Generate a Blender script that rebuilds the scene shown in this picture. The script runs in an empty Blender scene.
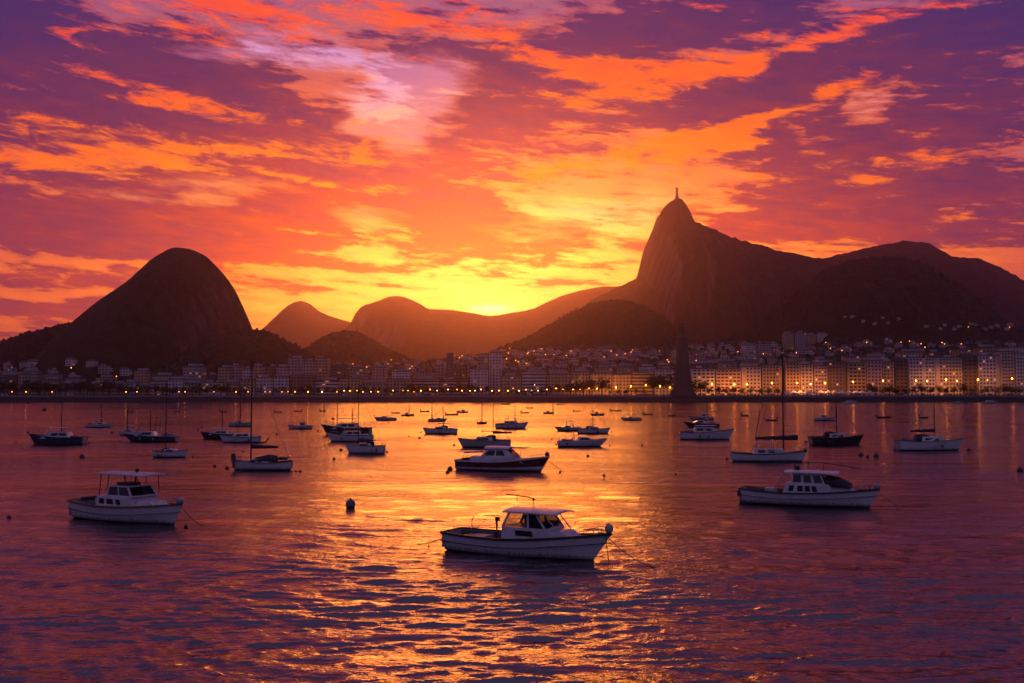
import bpy, math, random
import numpy as np
from mathutils import Vector, Matrix

# ------------------------------------------------------------------ camera, sky, sun, exposure
scene = bpy.context.scene
COL = scene.collection
HC = 8.5                                   # the viewpoint stands on a low headland, 8.5 m above the bay
PITCH = math.radians(2.89)
FPX = 1000.0
cam_d = bpy.data.cameras.new('camera')
cam_d.sensor_width = 36.0
cam_d.lens = 36.0 * FPX / 1024.0
cam_d.clip_start = 0.5
cam_d.clip_end = 40000.0
cam = bpy.data.objects.new('camera', cam_d)
cam.location = (0, 0, HC)
cam.rotation_euler = (math.radians(90) + PITCH, 0, 0)
COL.objects.link(cam)
scene.camera = cam

scene.view_settings.view_transform = 'Standard'
scene.view_settings.look = 'None'
scene.view_settings.exposure = 0.08
scene.view_settings.gamma = 1.0
scene.view_settings.use_curve_mapping = False
cy = scene.cycles
cy.use_denoising = True
try:
    cy.denoiser = 'OPENIMAGEDENOISE'
    cy.denoising_input_passes = 'RGB_ALBEDO_NORMAL'
except Exception:
    pass
cy.max_bounces = 4
cy.diffuse_bounces = 1
cy.glossy_bounces = 3
cy.transmission_bounces = 2
cy.transparent_max_bounces = 8
cy.volume_bounces = 0
cy.sample_clamp_indirect = 6.0
cy.sample_clamp_direct = 0.0
cy.caustics_reflective = False
cy.caustics_refractive = False
cy.use_adaptive_sampling = True
cy.adaptive_threshold = 0.02

SUN_AZ, SUN_EL = -1.26, 5.2                # degrees: just on the far ridge
SUN_STRENGTH = 0.72
SUN_ANGLE = 18.0


def lin(c):
    out = []
    for v in c:
        v = v / 255.0
        out.append(v / 12.92 if v <= 0.04045 else ((v + 0.055) / 1.055) ** 2.4)
    return tuple(out)


def ray(px, py):
    a = (px - 512.0) / FPX
    b = (341.5 - py) / FPX
    cp, sp = math.cos(PITCH), math.sin(PITCH)
    return Vector((a, cp - b * sp, sp + b * cp))


def azel(px, py):
    d = ray(px, py).normalized()
    return math.degrees(math.atan2(d.x, d.y)), math.degrees(math.asin(d.z))


def at_depth(px, py, depth):
    d = ray(px, py)
    k = depth / d.y
    return Vector((d.x * k, depth, HC + d.z * k))


def on_plane(px, py, z=0.0):
    d = ray(px, py)
    k = (z - HC) / d.z
    return Vector((d.x * k, d.y * k, z))


class NT:
    """small node-tree writer"""

    def __init__(self, tree):
        self.t = tree
        self.n = tree.nodes
        self.l = tree.links

    def node(self, typ, **kw):
        nd = self.n.new(typ)
        for k, v in kw.items():
            setattr(nd, k, v)
        return nd

    def put(self, sock, val):
        if isinstance(val, bpy.types.NodeSocket):
            self.l.new(val, sock)
        elif val is not None:
            if hasattr(sock.default_value, '__len__') and not hasattr(val, '__len__'):
                val = [val] * len(sock.default_value)
            if hasattr(val, '__len__') and len(sock.default_value) == 4 and len(val) == 3:
                val = (*val, 1.0)
            sock.default_value = val

    def math(self, op, a, b=None, c=None, clamp=False):
        nd = self.node('ShaderNodeMath', operation=op, use_clamp=clamp)
        self.put(nd.inputs[0], a)
        if b is not None:
            self.put(nd.inputs[1], b)
        if c is not None:
            self.put(nd.inputs[2], c)
        return nd.outputs[0]

    def vmath(self, op, a, b=None, out=0):
        nd = self.node('ShaderNodeVectorMath', operation=op)
        self.put(nd.inputs[0], a)
        if b is not None:
            self.put(nd.inputs[1], b)
        return nd.outputs[out]

    def mix(self, f, a, b, blend='MIX'):
        nd = self.node('ShaderNodeMix', data_type='RGBA', blend_type=blend)
        self.put(nd.inputs[0], f)
        self.put(nd.inputs[6], a)
        self.put(nd.inputs[7], b)
        return nd.outputs[2]

    def sstep(self, v, a, b, lo=0.0, hi=1.0):
        nd = self.node('ShaderNodeMapRange', interpolation_type='SMOOTHSTEP')
        self.put(nd.inputs[0], v)
        nd.inputs[1].default_value, nd.inputs[2].default_value = a, b
        nd.inputs[3].default_value, nd.inputs[4].default_value = lo, hi
        return nd.outputs[0]

    def ramp(self, fac, stops, interp='LINEAR'):
        nd = self.node('ShaderNodeValToRGB')
        cr = nd.color_ramp
        cr.interpolation = interp
        while len(cr.elements) < len(stops):
            cr.elements.new(0.5)
        for e, (p, c) in zip(cr.elements, stops):
            e.position = p
            e.color = (*c, 1.0)
        self.put(nd.inputs[0], fac)
        return nd.outputs[0]

    def noise(self, vec, scale, detail=4.0, rough=0.5, dist=0.0, out=0):
        nd = self.node('ShaderNodeTexNoise')
        if vec is not None:
            self.l.new(vec, nd.inputs['Vector'])
        nd.inputs['Scale'].default_value = scale
        nd.inputs['Detail'].default_value = detail
        nd.inputs['Roughness'].default_value = rough
        nd.inputs['Distortion'].default_value = dist
        return nd.outputs[out]

    def mapping(self, vec, loc=(0, 0, 0), rot=(0, 0, 0), scale=(1, 1, 1), typ='POINT'):
        nd = self.node('ShaderNodeMapping', vector_type=typ)
        self.l.new(vec, nd.inputs[0])
        nd.inputs[1].default_value = loc
        nd.inputs[2].default_value = rot
        nd.inputs[3].default_value = scale
        return nd.outputs[0]


def build_world():
    w = bpy.data.worlds.new('World')
    scene.world = w
    w.use_nodes = True
    w.cycles.sampling_method = 'MANUAL'
    w.cycles.sample_map_resolution = 512
    T = NT(w.node_tree)
    T.n.clear()
    D = T.node('ShaderNodeTexCoord').outputs['Generated']
    sep = T.node('ShaderNodeSeparateXYZ')
    T.l.new(D, sep.inputs[0])
    X, Y, Z = sep.outputs
    az = T.math('MULTIPLY', T.math('ARCTAN2', X, Y), 57.29578)
    el = T.math('MULTIPLY', T.math('ARCSINE', Z), 57.29578)
    cmb = T.node('ShaderNodeCombineXYZ')
    T.l.new(az, cmb.inputs[0]); T.l.new(el, cmb.inputs[1])
    P = cmb.outputs[0]
    # streaky noise on the direction itself (no seam), tilted a little as the cloud bands are
    Dt = T.mapping(D, rot=(0, math.radians(-5), 0))
    S1 = T.mapping(Dt, scale=(2.4, 2.4, 11.0))
    S2 = T.mapping(Dt, scale=(7.0, 7.0, 38.0))
    S3 = T.mapping(Dt, scale=(24.0, 24.0, 110.0))
    wa = T.noise(S1, 1.0, 3.0, 0.55, out=1)
    wb = T.noise(S2, 1.0, 4.0, 0.6, out=1)
    wv = T.vmath('ADD', T.vmath('MULTIPLY', T.vmath('SUBTRACT', wa, (.5, .5, .5)), (11, 4.0, 0)),
                 T.vmath('MULTIPLY', T.vmath('SUBTRACT', wb, (.5, .5, .5)), (7.0, 2.6, 0)))
    PW = T.vmath('ADD', P, wv)
    n1 = T.noise(S1, 1.7, 6.0, 0.62, 0.6)
    n2 = T.noise(S2, 1.3, 9.0, 0.72, 0.25)
    n3 = T.noise(S3, 1.0, 4.0, 0.6, 0.3)
    tex = T.math('ADD', T.math('MULTIPLY', T.math('SUBTRACT', n1, 0.5), 1.1),
                 T.math('ADD', T.math('MULTIPLY', T.math('SUBTRACT', n2, 0.5), 1.9),
                        T.math('MULTIPLY', T.math('SUBTRACT', n3, 0.5), 1.7)))
    n4 = T.noise(T.mapping(Dt, loc=(7.3, 2.1, 5.5), scale=(6.0, 6.0, 40.0)), 1.5, 9.0, 0.73, 0.3)
    n5 = T.noise(T.mapping(Dt, loc=(1.3, 8.1, 3.5), scale=(22.0, 22.0, 84.0)), 1.0, 5.0, 0.7, 0.6)
    tex2 = T.math('ADD', T.math('MULTIPLY', T.math('SUBTRACT', n4, 0.5), 2.5),
                  T.math('MULTIPLY', T.math('SUBTRACT', n5, 0.5), 3.2))

    def field(blobs, base):
        acc = base
        for (px, py, wx, hy, rot, amp) in blobs:
            a, e = azel(px, py)
            v = T.mapping(PW, loc=(a, e, 0), rot=(0, 0, math.radians(rot)),
                          scale=(wx * 0.0573, hy * 0.0573, 1.0), typ='TEXTURE')
            g = T.node('ShaderNodeTexGradient', gradient_type='SPHERICAL')
            T.l.new(v, g.inputs[0])
            acc = T.math('MULTIPLY_ADD', g.outputs[1], amp, acc)
        return acc

    # px, py, half-width, half-height, tilt, amount
    dark = field(SKY_DARK, SKY_BASE[0])
    lit = field(SKY_LIT, SKY_BASE[1])
    gap = field(SKY_GAP, 0.0)
    md = T.sstep(T.math('ADD', dark, T.math('MULTIPLY', tex, 1.55)), 0.20, 0.82)
    mg = T.sstep(T.math('ADD', gap, T.math('MULTIPLY', tex, -0.5)), 0.15, 0.9)
    md = T.math('MULTIPLY', md, T.math('SUBTRACT', 1.0, T.math('MULTIPLY', mg, 0.55)))
    ml = T.sstep(T.math('ADD', lit, T.math('MULTIPLY', tex2, 1.3)), 0.45, 1.5)
    # distance from the sun, wider along the horizon
    dx = T.math('MULTIPLY', T.math('SUBTRACT', az, SUN_AZ), 0.40)
    dy = T.math('SUBTRACT', el, 4.7)
    sd = T.math('SQRT', T.math('ADD', T.math('MULTIPLY', dx, dx), T.math('MULTIPLY', dy, dy)))
    sdw = T.math('ADD', sd, T.math('ADD', T.math('MULTIPLY', T.math('SUBTRACT', n1, 0.5), 5.0),
                                   T.math('MULTIPLY', T.math('ADD', T.math('SUBTRACT', n2, 0.5), T.math('MULTIPLY', T.math('SUBTRACT', n3, 0.5), 0.8)), 9.0)))
    f = T.math('DIVIDE', sdw, 60.0, clamp=True)
    q = lambda st: [(d / 60.0, lin(c)) for d, c in st]
    clear = T.ramp(f, q(SKY_RAMP_CLEAR))
    dcol = T.ramp(f, q(SKY_RAMP_DARK))
    gcol = T.ramp(f, q(SKY_RAMP_GAP))
    lcol = T.ramp(f, q(SKY_RAMP_LIT))
    nis = T.node('ShaderNodeTexSky', sky_type='NISHITA')
    nis.sun_disc = False
    nis.sun_elevation = math.radians(SUN_EL)
    nis.sun_rotation = math.radians(SUN_AZ)
    nis.dust_density = 3.0
    col = T.mix(1.0, clear, T.mix(1.0, nis.outputs[0], (0.004, 0.004, 0.004), 'MULTIPLY'), 'ADD')
    col = T.mix(mg, col, gcol)
    col = T.mix(md, col, dcol)
    rim = T.math('MULTIPLY', T.math('MULTIPLY', md, T.math('SUBTRACT', 1.0, md)), 1.0)
    col = T.mix(T.math('MULTIPLY', rim, T.sstep(sd, 30.0, 6.0)), col, lcol)
    col = T.mix(ml, col, lcol)
    # the low sky near the sun is brighter than paper white
    col = T.mix(1.0, col, T.sstep(sd, 14.0, 0.5, 1.0, 1.7), 'MULTIPLY')
    # the sun's own glow behind thin cloud
    gx = T.math('MULTIPLY', T.math('SUBTRACT', az, -1.26), 0.5)
    gy = T.math('SUBTRACT', el, 4.75)
    gd = T.math('SQRT', T.math('ADD', T.math('MULTIPLY', gx, gx), T.math('MULTIPLY', gy, gy)))
    core = T.math('POWER', T.sstep(T.math('SQRT', T.math('ADD', T.math('MULTIPLY', gx, gx), T.math('MULTIPLY', T.math('MULTIPLY', gy, gy), 5.0))), 1.1, 0.0), 1.5)
    halo = T.math('POWER', T.sstep(gd, 7.5, 0.0), 2.0)
    hc = T.mix(1.0, (1.0, 0.42, 0.05), T.math('MULTIPLY', halo, 0.2), 'MULTIPLY')
    cc = T.mix(1.0, (2.2, 1.5, 0.55), core, 'MULTIPLY')
    col = T.mix(1.0, col, hc, 'ADD')
    col = T.mix(1.0, col, cc, 'ADD')
    bg = T.node('ShaderNodeBackground')
    T.l.new(col, bg.inputs[0])
    bg.inputs[1].default_value = SKY_STRENGTH
    out = T.node('ShaderNodeOutputWorld')
    T.l.new(bg.outputs[0], out.inputs[0])


SKY_STRENGTH = 1.12
SKY_BASE = (0.20, -0.05)
SKY_RAMP_CLEAR = [(0, (255, 190, 60)), (2.5, (255, 166, 38)), (5, (250, 134, 36)), (8, (238, 104, 40)), (11, (214, 84, 54)),
                  (14, (182, 78, 86)), (17, (140, 76, 118)), (21, (98, 66, 128)), (30, (132, 66, 100)), (38, (88, 60, 112)),
                  (48, (70, 60, 104)), (60, (100, 88, 128))]
SKY_RAMP_DARK = [(0, (240, 116, 20)), (3.5, (220, 82, 28)), (7, (184, 66, 50)), (10.5, (140, 54, 68)), (14, (98, 46, 82)),
                 (18, (62, 42, 94)), (23, (44, 38, 94)), (30, (66, 42, 84)), (38, (58, 44, 86)), (48, (60, 50, 90)), (60, (88, 78, 116))]
SKY_RAMP_LIT = [(0, (255, 190, 64)), (5, (255, 152, 36)), (9, (254, 124, 30)), (13, (250, 102, 34)), (17, (240, 80, 52)),
                (21, (226, 68, 74)), (30, (236, 90, 62)), (40, (170, 70, 86)), (60, (110, 80, 120))]
SKY_RAMP_GAP = [(0, (255, 206, 96)), (5, (254, 186, 90)), (9, (250, 174, 122)), (13, (218, 156, 192)), (17, (176, 140, 208)),
                (20, (136, 114, 198)), (23, (92, 80, 158)), (60, (96, 86, 130))]
SKY_DARK = [
    (60, 58, 240, 66, -6, 2.3), (210, 92, 160, 36, -10, 1.0), (30, 118, 110, 34, -5, 1.1), (250, 134, 190, 40, -4, 1.3),
    (390, 156, 110, 28, -8, 1.2), (90, 140, 160, 22, 0, .7), (110, 214, 260, 56, -2, 1.3), (290, 208, 170, 70, 0, 1.2),
    (440, 192, 170, 40, -8, 1.1), (520, 234, 180, 30, -3, 1.0), (40, 268, 170, 16, 0, 1.1), (70, 302, 200, 15, 0, 1.0), (30, 330, 120, 8, 0, .6), (290, 262, 120, 8, 0, .7), (400, 262, 130, 7, 0, .6), (560, 284, 120, 6, 0, .5), (480, 270, 80, 5, 0, .4), (320, 306, 120, 7, 0, .4),
    (660, 12, 240, 44, 6, 1.4), (900, 60, 340, 90, 8, 1.5), (760, 102, 150, 38, 10, 1.1), (520, 108, 190, 76, 4, 1.1),
    (930, 144, 200, 32, 12, 1.1), (850, 214, 190, 38, 6, 1.6), (990, 198, 150, 42, 4, 1.3), (965, 242, 120, 20, 6, 1.0),
    (450, 50, 150, 44, 0, .9), (250, 286, 110, 13, 0, .7), (600, 262, 120, 10, 0, .6), (380, 286, 100, 10, 0, .6),
    (820, 165, 160, 14, 6, .5), (700, 210, 80, 16, 4, .6), (170, 178, 150, 10, 0, .6),
    (470, 295, 230, 40, 0, -.7), (580, 214, 110, 24, 4, -.5), (760, 262, 220, 22, 0, -.7), (100, 250, 150, 7, 0, -.4)]
SKY_LIT = [
    (300, -90, 460, 70, -4, 1.6), (700, -150, 500, 80, 6, 1.6), (150, -240, 440, 70, 0, 1.4), (900, -70, 260, 30, 8, 1.0), (520, -330, 500, 80, 0, 1.0),
    (210, 14, 240, 44, -3, 1.5), (400, 10, 150, 34, -8, 1.2), (190, 104, 160, 16, -13, 1.2), (80, 134, 140, 13, 4, 1.1),
    (240, 152, 260, 14, 4, 1.5), (60, 165, 190, 18, 2, 1.2), (330, 118, 90, 20, -4, .7), (150, 174, 300, 18, 0, 1.0),
    (530, 40, 130, 26, -16, 1.1), (650, 72, 170, 40, 8, 1.9), (560, 60, 100, 18, -4, 1.0), (800, 44, 190, 14, 12, 1.4), (560, 112, 80, 13, 0, .8),
    (660, 150, 170, 16, 8, 1.6), (790, 120, 180, 13, 14, 1.6), (640, 172, 320, 20, 2, 1.0), (860, 172, 290, 16, 6, 1.0),
    (960, 207, 110, 10, 4, .7), (900, 247, 200, 14, 2, .9), (480, 246, 190, 16, -2, .8), (340, 190, 180, 11, -3, .8),
    (200, 264, 280, 14, 0, .8), (100, 326, 240, 18, 0, .9), (870, 10, 150, 13, 0, .6), (470, 95, 80, 12, 0, .7), (720, 268, 260, 20, 0, .7)]
SKY_GAP = [
    (398, 104, 80, 66, 24, 1.5), (320, 62, 120, 26, -10, .9), (225, 58, 80, 16, -10, .8), (240, 196, 80, 16, 0, .5), (385, 224, 60, 18, 0, .9),
    (400, 140, 60, 30, 0, .8), (590, 216, 120, 26, 4, .9), (910, 108, 150, 18, 8, .2), (640, 230, 120, 16, 0, .6), (330, 130, 60, 16, 0, .4),
    (120, 196, 140, 12, 0, .6)]
build_world()

sl = bpy.data.lights.new('sun', 'SUN')
sl.energy = SUN_STRENGTH
sl.angle = math.radians(SUN_ANGLE)
sl.color = (1.0, 0.26, 0.035)
sun = bpy.data.objects.new('sun', sl)
COL.objects.link(sun)
_sd = Vector((math.sin(math.radians(SUN_AZ)) * math.cos(math.radians(SUN_EL)),
              math.cos(math.radians(SUN_AZ)) * math.cos(math.radians(SUN_EL)), math.sin(math.radians(SUN_EL))))
sun.rotation_euler = _sd.to_track_quat('Z', 'Y').to_euler()
sun.location = (0, 0, 500)

# ------------------------------------------------------------------ helpers
rng = random.Random(11)


def tag(o, label=None, cat=None, group=None, kind=None):
    if label:
        o['label'] = label
    if cat:
        o['category'] = cat
    if group:
        o['group'] = group
    if kind:
        o['kind'] = kind
    return o


def empty(name, loc=(0, 0, 0), rz=0.0, label=None, cat=None, group=None):
    o = bpy.data.objects.new(name, None)
    o.empty_display_size = 0.5
    o.location = loc
    o.rotation_euler = (0, 0, rz)
    COL.objects.link(o)
    return tag(o, label, cat, group)


def link_mesh(name, me, parent=None, loc=(0, 0, 0), rz=0.0):
    o = bpy.data.objects.new(name, me)
    o.location = loc
    o.rotation_euler = (0, 0, rz)
    if parent is not None:
        o.parent = parent
    COL.objects.link(o)
    return o


class MB:
    def __init__(self):
        self.v, self.f, self.m = [], [], []

    def add(self, vs, fs, mi=0):
        b = len(self.v)
        self.v += [tuple(p) for p in vs]
        for f in fs:
            self.f.append([i + b for i in f])
            self.m.append(mi)
        return self

    def box(self, c, s, rz=0.0, mi=0):
        x, y, z = s[0] / 2, s[1] / 2, s[2] / 2
        ca, sa = math.cos(rz), math.sin(rz)
        vs = []
        for dz in (-z, z):
            for dx, dy in ((-x, -y), (x, -y), (x, y), (-x, y)):
                vs.append((c[0] + dx * ca - dy * sa, c[1] + dx * sa + dy * ca, c[2] + dz))
        return self.add(vs, [(0, 3, 2, 1), (4, 5, 6, 7), (0, 1, 5, 4), (1, 2, 6, 5), (2, 3, 7, 6), (3, 0, 4, 7)], mi)

    def hexa(self, bot, top, mi=0):
        return self.add(list(bot) + list(top), [(0, 3, 2, 1), (4, 5, 6, 7), (0, 1, 5, 4), (1, 2, 6, 5), (2, 3, 7, 6), (3, 0, 4, 7)], mi)

    def loft(self, secs, closed=True, cap=True, mi=0, mis=None):
        n = len(secs[0])
        vs = [p for s in secs for p in s]
        self_b = len(self.v)
        self.v += [tuple(p) for p in vs]
        for i in range(len(secs) - 1):
            for j in range(n if closed else n - 1):
                k = (j + 1) % n
                self.f.append([self_b + i * n + j, self_b + i * n + k, self_b + (i + 1) * n + k, self_b + (i + 1) * n + j])
                self.m.append(mis[j] if mis else mi)
        if cap and closed:
            self.f.append([self_b + j for j in range(n)][::-1]); self.m.append(mi)
            self.f.append([self_b + (len(secs) - 1) * n + j for j in range(n)]); self.m.append(mi)
        return self

    def tube(self, pts, r, n=6, mi=0, r2=None):
        pts = [Vector(p) for p in pts]
        secs = []
        for i, p in enumerate(pts):
            d = (pts[min(i + 1, len(pts) - 1)] - pts[max(i - 1, 0)]).normalized()
            u = d.cross(Vector((0, 0, 1)))
            if u.length < 1e-3:
                u = d.cross(Vector((0, 1, 0)))
            u.normalize()
            w = d.cross(u)
            rr = r if r2 is None else r + (r2 - r) * i / (len(pts) - 1)
            secs.append([p + u * (rr * math.cos(2 * math.pi * k / n)) + w * (rr * math.sin(2 * math.pi * k / n)) for k in range(n)])
        return self.loft(secs, mi=mi)

    def lathe(self, prof, c=(0, 0, 0), n=12, mi=0):
        secs = [[(c[0] + r * math.cos(2 * math.pi * k / n), c[1] + r * math.sin(2 * math.pi * k / n), c[2] + z) for k in range(n)] for r, z in prof]
        return self.loft(secs, mi=mi)

    def ball(self, c, r, n=10, mi=0, sz=1.0):
        prof = [(max(0.01 * r, r * math.sin(math.pi * i / 8)), -r * sz * math.cos(math.pi * i / 8)) for i in range(9)]
        return self.lathe(prof, c, n, mi)

    def slab(self, quad, th, mi=0):
        q = [Vector(p) for p in quad]
        nrm = (q[1] - q[0]).cross(q[2] - q[0]).normalized() * th
        return self.hexa([p for p in q], [p + nrm for p in q], mi)

    def mesh(self, name, mats, smooth=False):
        me = bpy.data.meshes.new(name)
        me.from_pydata([tuple(p) for p in self.v], [], self.f)
        for m in mats:
            me.materials.append(m)
        if len(mats) > 1:
            me.polygons.foreach_set('material_index', self.m)
        if smooth:
            me.polygons.foreach_set('use_smooth', [True] * len(me.polygons))
        me.update()
        return me

    def build(self, name, mats, parent=None, loc=(0, 0, 0), rz=0.0, smooth=False):
        if not isinstance(mats, (list, tuple)):
            mats = [mats]
        return link_mesh(name, self.mesh(name, mats, smooth), parent, loc, rz)


def grid_mesh(name, V, mats, smooth=True, fmat=None):
    ny, nx = V.shape[:2]
    me = bpy.data.meshes.new(name)
    idx = np.arange(ny * nx).reshape(ny, nx)
    q = np.stack([idx[:-1, :-1], idx[:-1, 1:], idx[1:, 1:], idx[1:, :-1]], -1).reshape(-1, 4)
    me.vertices.add(ny * nx)
    me.vertices.foreach_set('co', V.reshape(-1).astype(np.float32))
    me.loops.add(len(q) * 4)
    me.loops.foreach_set('vertex_index', q.reshape(-1).astype(np.int32))
    me.polygons.add(len(q))
    me.polygons.foreach_set('loop_start', (np.arange(len(q)) * 4).astype(np.int32))
    me.polygons.foreach_set('loop_total', np.full(len(q), 4, np.int32))
    me.polygons.foreach_set('use_smooth', np.full(len(q), smooth))
    for m in mats:
        me.materials.append(m)
    me.update(calc_edges=True)
    me.validate()
    return me


def _h(ix, iy, seed):
    n = (ix.astype(np.int64) * 374761393 + iy.astype(np.int64) * 668265263 + seed * 144665) & 0x7fffffff
    n = ((n ^ (n >> 13)) * 1274126177) & 0x7fffffff
    return ((n ^ (n >> 16)) & 0xffff) / 65535.0


def vnoise(x, y, seed=0):
    x = np.asarray(x, float); y = np.asarray(y, float)
    ix, iy = np.floor(x), np.floor(y)
    fx, fy = x - ix, y - iy
    fx = fx * fx * (3 - 2 * fx); fy = fy * fy * (3 - 2 * fy)
    a = _h(ix, iy, seed); b = _h(ix + 1, iy, seed); c = _h(ix, iy + 1, seed); d = _h(ix + 1, iy + 1, seed)
    return (a + (b - a) * fx) * (1 - fy) + (c + (d - c) * fx) * fy


def fbm(x, y, seed=0, octs=4, gain=0.5):
    s = 0; a = 1; t = 0
    for o in range(octs):
        s = s + a * vnoise(np.asarray(x) * 2 ** o + 17.3 * o, np.asarray(y) * 2 ** o + 9.1 * o, seed + o)
        t += a; a *= gain
    return s / t


def sm(a, b, v):
    t = np.clip((v - a) / (b - a), 0, 1)
    return t * t * (3 - 2 * t)


ONES = ['', 'first', 'second', 'third', 'fourth', 'fifth', 'sixth', 'seventh', 'eighth', 'ninth', 'tenth', 'eleventh', 'twelfth',
        'thirteenth', 'fourteenth', 'fifteenth', 'sixteenth', 'seventeenth', 'eighteenth', 'nineteenth']
TENS = ['', '', 'twenty', 'thirty', 'forty', 'fifty', 'sixty', 'seventy', 'eighty', 'ninety']
TENTH = ['', '', 'twentieth', 'thirtieth', 'fortieth', 'fiftieth', 'sixtieth', 'seventieth', 'eightieth', 'ninetieth']


def nth(n):
    if n < 20:
        return ONES[n]
    if n >= 100:
        return 'hundred and ' + nth(n - 100) if n > 100 else 'hundredth'
    t, o = divmod(n, 10)
    return TENTH[t] if o == 0 else TENS[t] + '-' + ONES[o]


# ------------------------------------------------------------------ materials
def new_mat(name):
    m = bpy.data.materials.new(name)
    m.use_nodes = True
    T = NT(m.node_tree)
    p = m.node_tree.nodes['Principled BSDF']
    return m, T, p


def pmat(name, col, rough=0.6, metal=0.0, var=0.18, scale=1.5, bump=0.0, spec=None, emit=None, es=0.0, obj=True):
    m, T, p = new_mat(name)
    tc = T.node('ShaderNodeTexCoord').outputs['Object']
    n = T.noise(tc, scale, 5.0, 0.6)
    a = [c * (1 - var) for c in col]
    b = [min(1.0, c * (1 + var)) for c in col]
    c = T.ramp(n, [(0.3, a), (0.7, b)])
    T.l.new(c, p.inputs['Base Color'])
    T.l.new(T.math('MULTIPLY_ADD', n, 0.25, rough - 0.12), p.inputs['Roughness'])
    p.inputs['Metallic'].default_value = metal
    if spec is not None:
        p.inputs['Specular IOR Level'].default_value = spec
    if bump:
        bn = T.node('ShaderNodeBump')
        bn.inputs['Strength'].default_value = 0.6
        bn.inputs['Distance'].default_value = bump
        T.l.new(T.noise(tc, scale * 6, 4.0, 0.6), bn.inputs['Height'])
        T.l.new(bn.outputs[0], p.inputs['Normal'])
    if emit:
        p.inputs['Emission Color'].default_value = (*emit, 1)
        p.inputs['Emission Strength'].default_value = es
    return m


def hull_mat(name, col, rough=0.35):
    """gelcoat / paint with faint vertical runs and grime"""
    m, T, p = new_mat(name)
    tc = T.node('ShaderNodeTexCoord').outputs['Object']
    runs = T.noise(T.mapping(tc, scale=(6, 6, 0.7)), 1.0, 4.0, 0.6)
    blot = T.noise(tc, 1.2, 4.0, 0.55)
    c = T.mix(T.sstep(runs, 0.52, 0.75, 0, 0.45), col, [x * 0.62 for x in col])
    c = T.mix(T.sstep(blot, 0.5, 0.8, 0, 0.35), c, [x * 0.75 for x in col])
    sp = T.node('ShaderNodeSeparateXYZ')
    T.l.new(tc, sp.inputs[0])
    zz = T.math('ADD', sp.outputs[2], T.math('MULTIPLY', T.math('SUBTRACT', runs, 0.5), 0.5))
    c = T.mix(T.sstep(zz, 0.34, 0.14, 0, 0.75), c, (0.045, 0.04, 0.025))       # weed and scum along the waterline
    T.l.new(c, p.inputs['Base Color'])
    T.l.new(T.math('MULTIPLY_ADD', blot, 0.3, rough - 0.15), p.inputs['Roughness'])
    return m


def glass_mat(name, col=(0.01, 0.01, 0.014), trans=0.0):
    m, T, p = new_mat(name)
    p.inputs['Base Color'].default_value = (*col, 1)
    tc = T.node('ShaderNodeTexCoord').outputs['Object']
    T.l.new(T.math('MULTIPLY_ADD', T.noise(tc, 2.0), 0.08, 0.03), p.inputs['Roughness'])
    if trans > 0:
        tr = T.node('ShaderNodeBsdfTransparent')
        tr.inputs[0].default_value = (0.75, 0.75, 0.78, 1)
        mx = T.node('ShaderNodeMixShader')
        mx.inputs[0].default_value = trans
        T.l.new(p.outputs[0], mx.inputs[1])
        T.l.new(tr.outputs[0], mx.inputs[2])
        T.l.new(mx.outputs[0], m.node_tree.nodes['Material Output'].inputs[0])
    return m


def emat(name, col, strength):
    m, T, p = new_mat(name)
    p.inputs['Base Color'].default_value = (0.8, 0.8, 0.8, 1)
    p.inputs['Emission Color'].default_value = (*col, 1)
    p.inputs['Emission Strength'].default_value = strength
    return m


def facade_mat(name, col, lit=0.035, cw=3.1, chh=3.0, ww=0.44, wh=0.42, bands=False):
    """wall whose storeys of small windows are too small in the picture to be parts; UV is in metres"""
    m, T, p = new_mat(name)
    uv = T.node('ShaderNodeTexCoord').outputs['UV']
    sp = T.node('ShaderNodeSeparateXYZ')
    T.l.new(uv, sp.inputs[0])
    u = T.math('DIVIDE', sp.outputs[0], cw)
    v = T.math('DIVIDE', sp.outputs[1], chh)
    fu, fv = T.math('FRACT', u), T.math('FRACT', v)
    inu = T.math('LESS_THAN', T.math('ABSOLUTE', T.math('SUBTRACT', fu, 0.5)), 0.5 if bands else ww / 2 + 0.03)
    inv = T.math('LESS_THAN', T.math('ABSOLUTE', T.math('SUBTRACT', fv, 0.5)), wh / 2)
    win = T.math('MULTIPLY', inu, inv)
    cell = T.node('ShaderNodeCombineXYZ')
    T.l.new(T.math('FLOOR', u), cell.inputs[0]); T.l.new(T.math('FLOOR', v), cell.inputs[1])
    wn = T.node('ShaderNodeTexWhiteNoise', noise_dimensions='3D')
    T.l.new(cell.outputs[0], wn.inputs['Vector'])
    r = wn.outputs['Value']
    on = T.math('MULTIPLY', win, T.math('GREATER_THAN', r, 1.0 - lit))
    tc = T.node('ShaderNodeTexCoord').outputs['Object']
    grime = T.noise(T.mapping(tc, scale=(.25, .25, .06)), 1.0, 5.0, 0.6)
    wall = T.ramp(grime, [(0.3, [c * 0.72 for c in col]), (0.7, [min(1, c * 1.12) for c in col])])
    c = T.mix(win, wall, (0.03, 0.028, 0.03))
    T.l.new(c, p.inputs['Base Color'])
    p.inputs['Roughness'].default_value = 0.8
    p.inputs['Emission Color'].default_value = (1.0, 0.34, 0.06, 1)
    T.l.new(T.math('MULTIPLY', on, 0.4), p.inputs['Emission Strength'])
    return m


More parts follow.
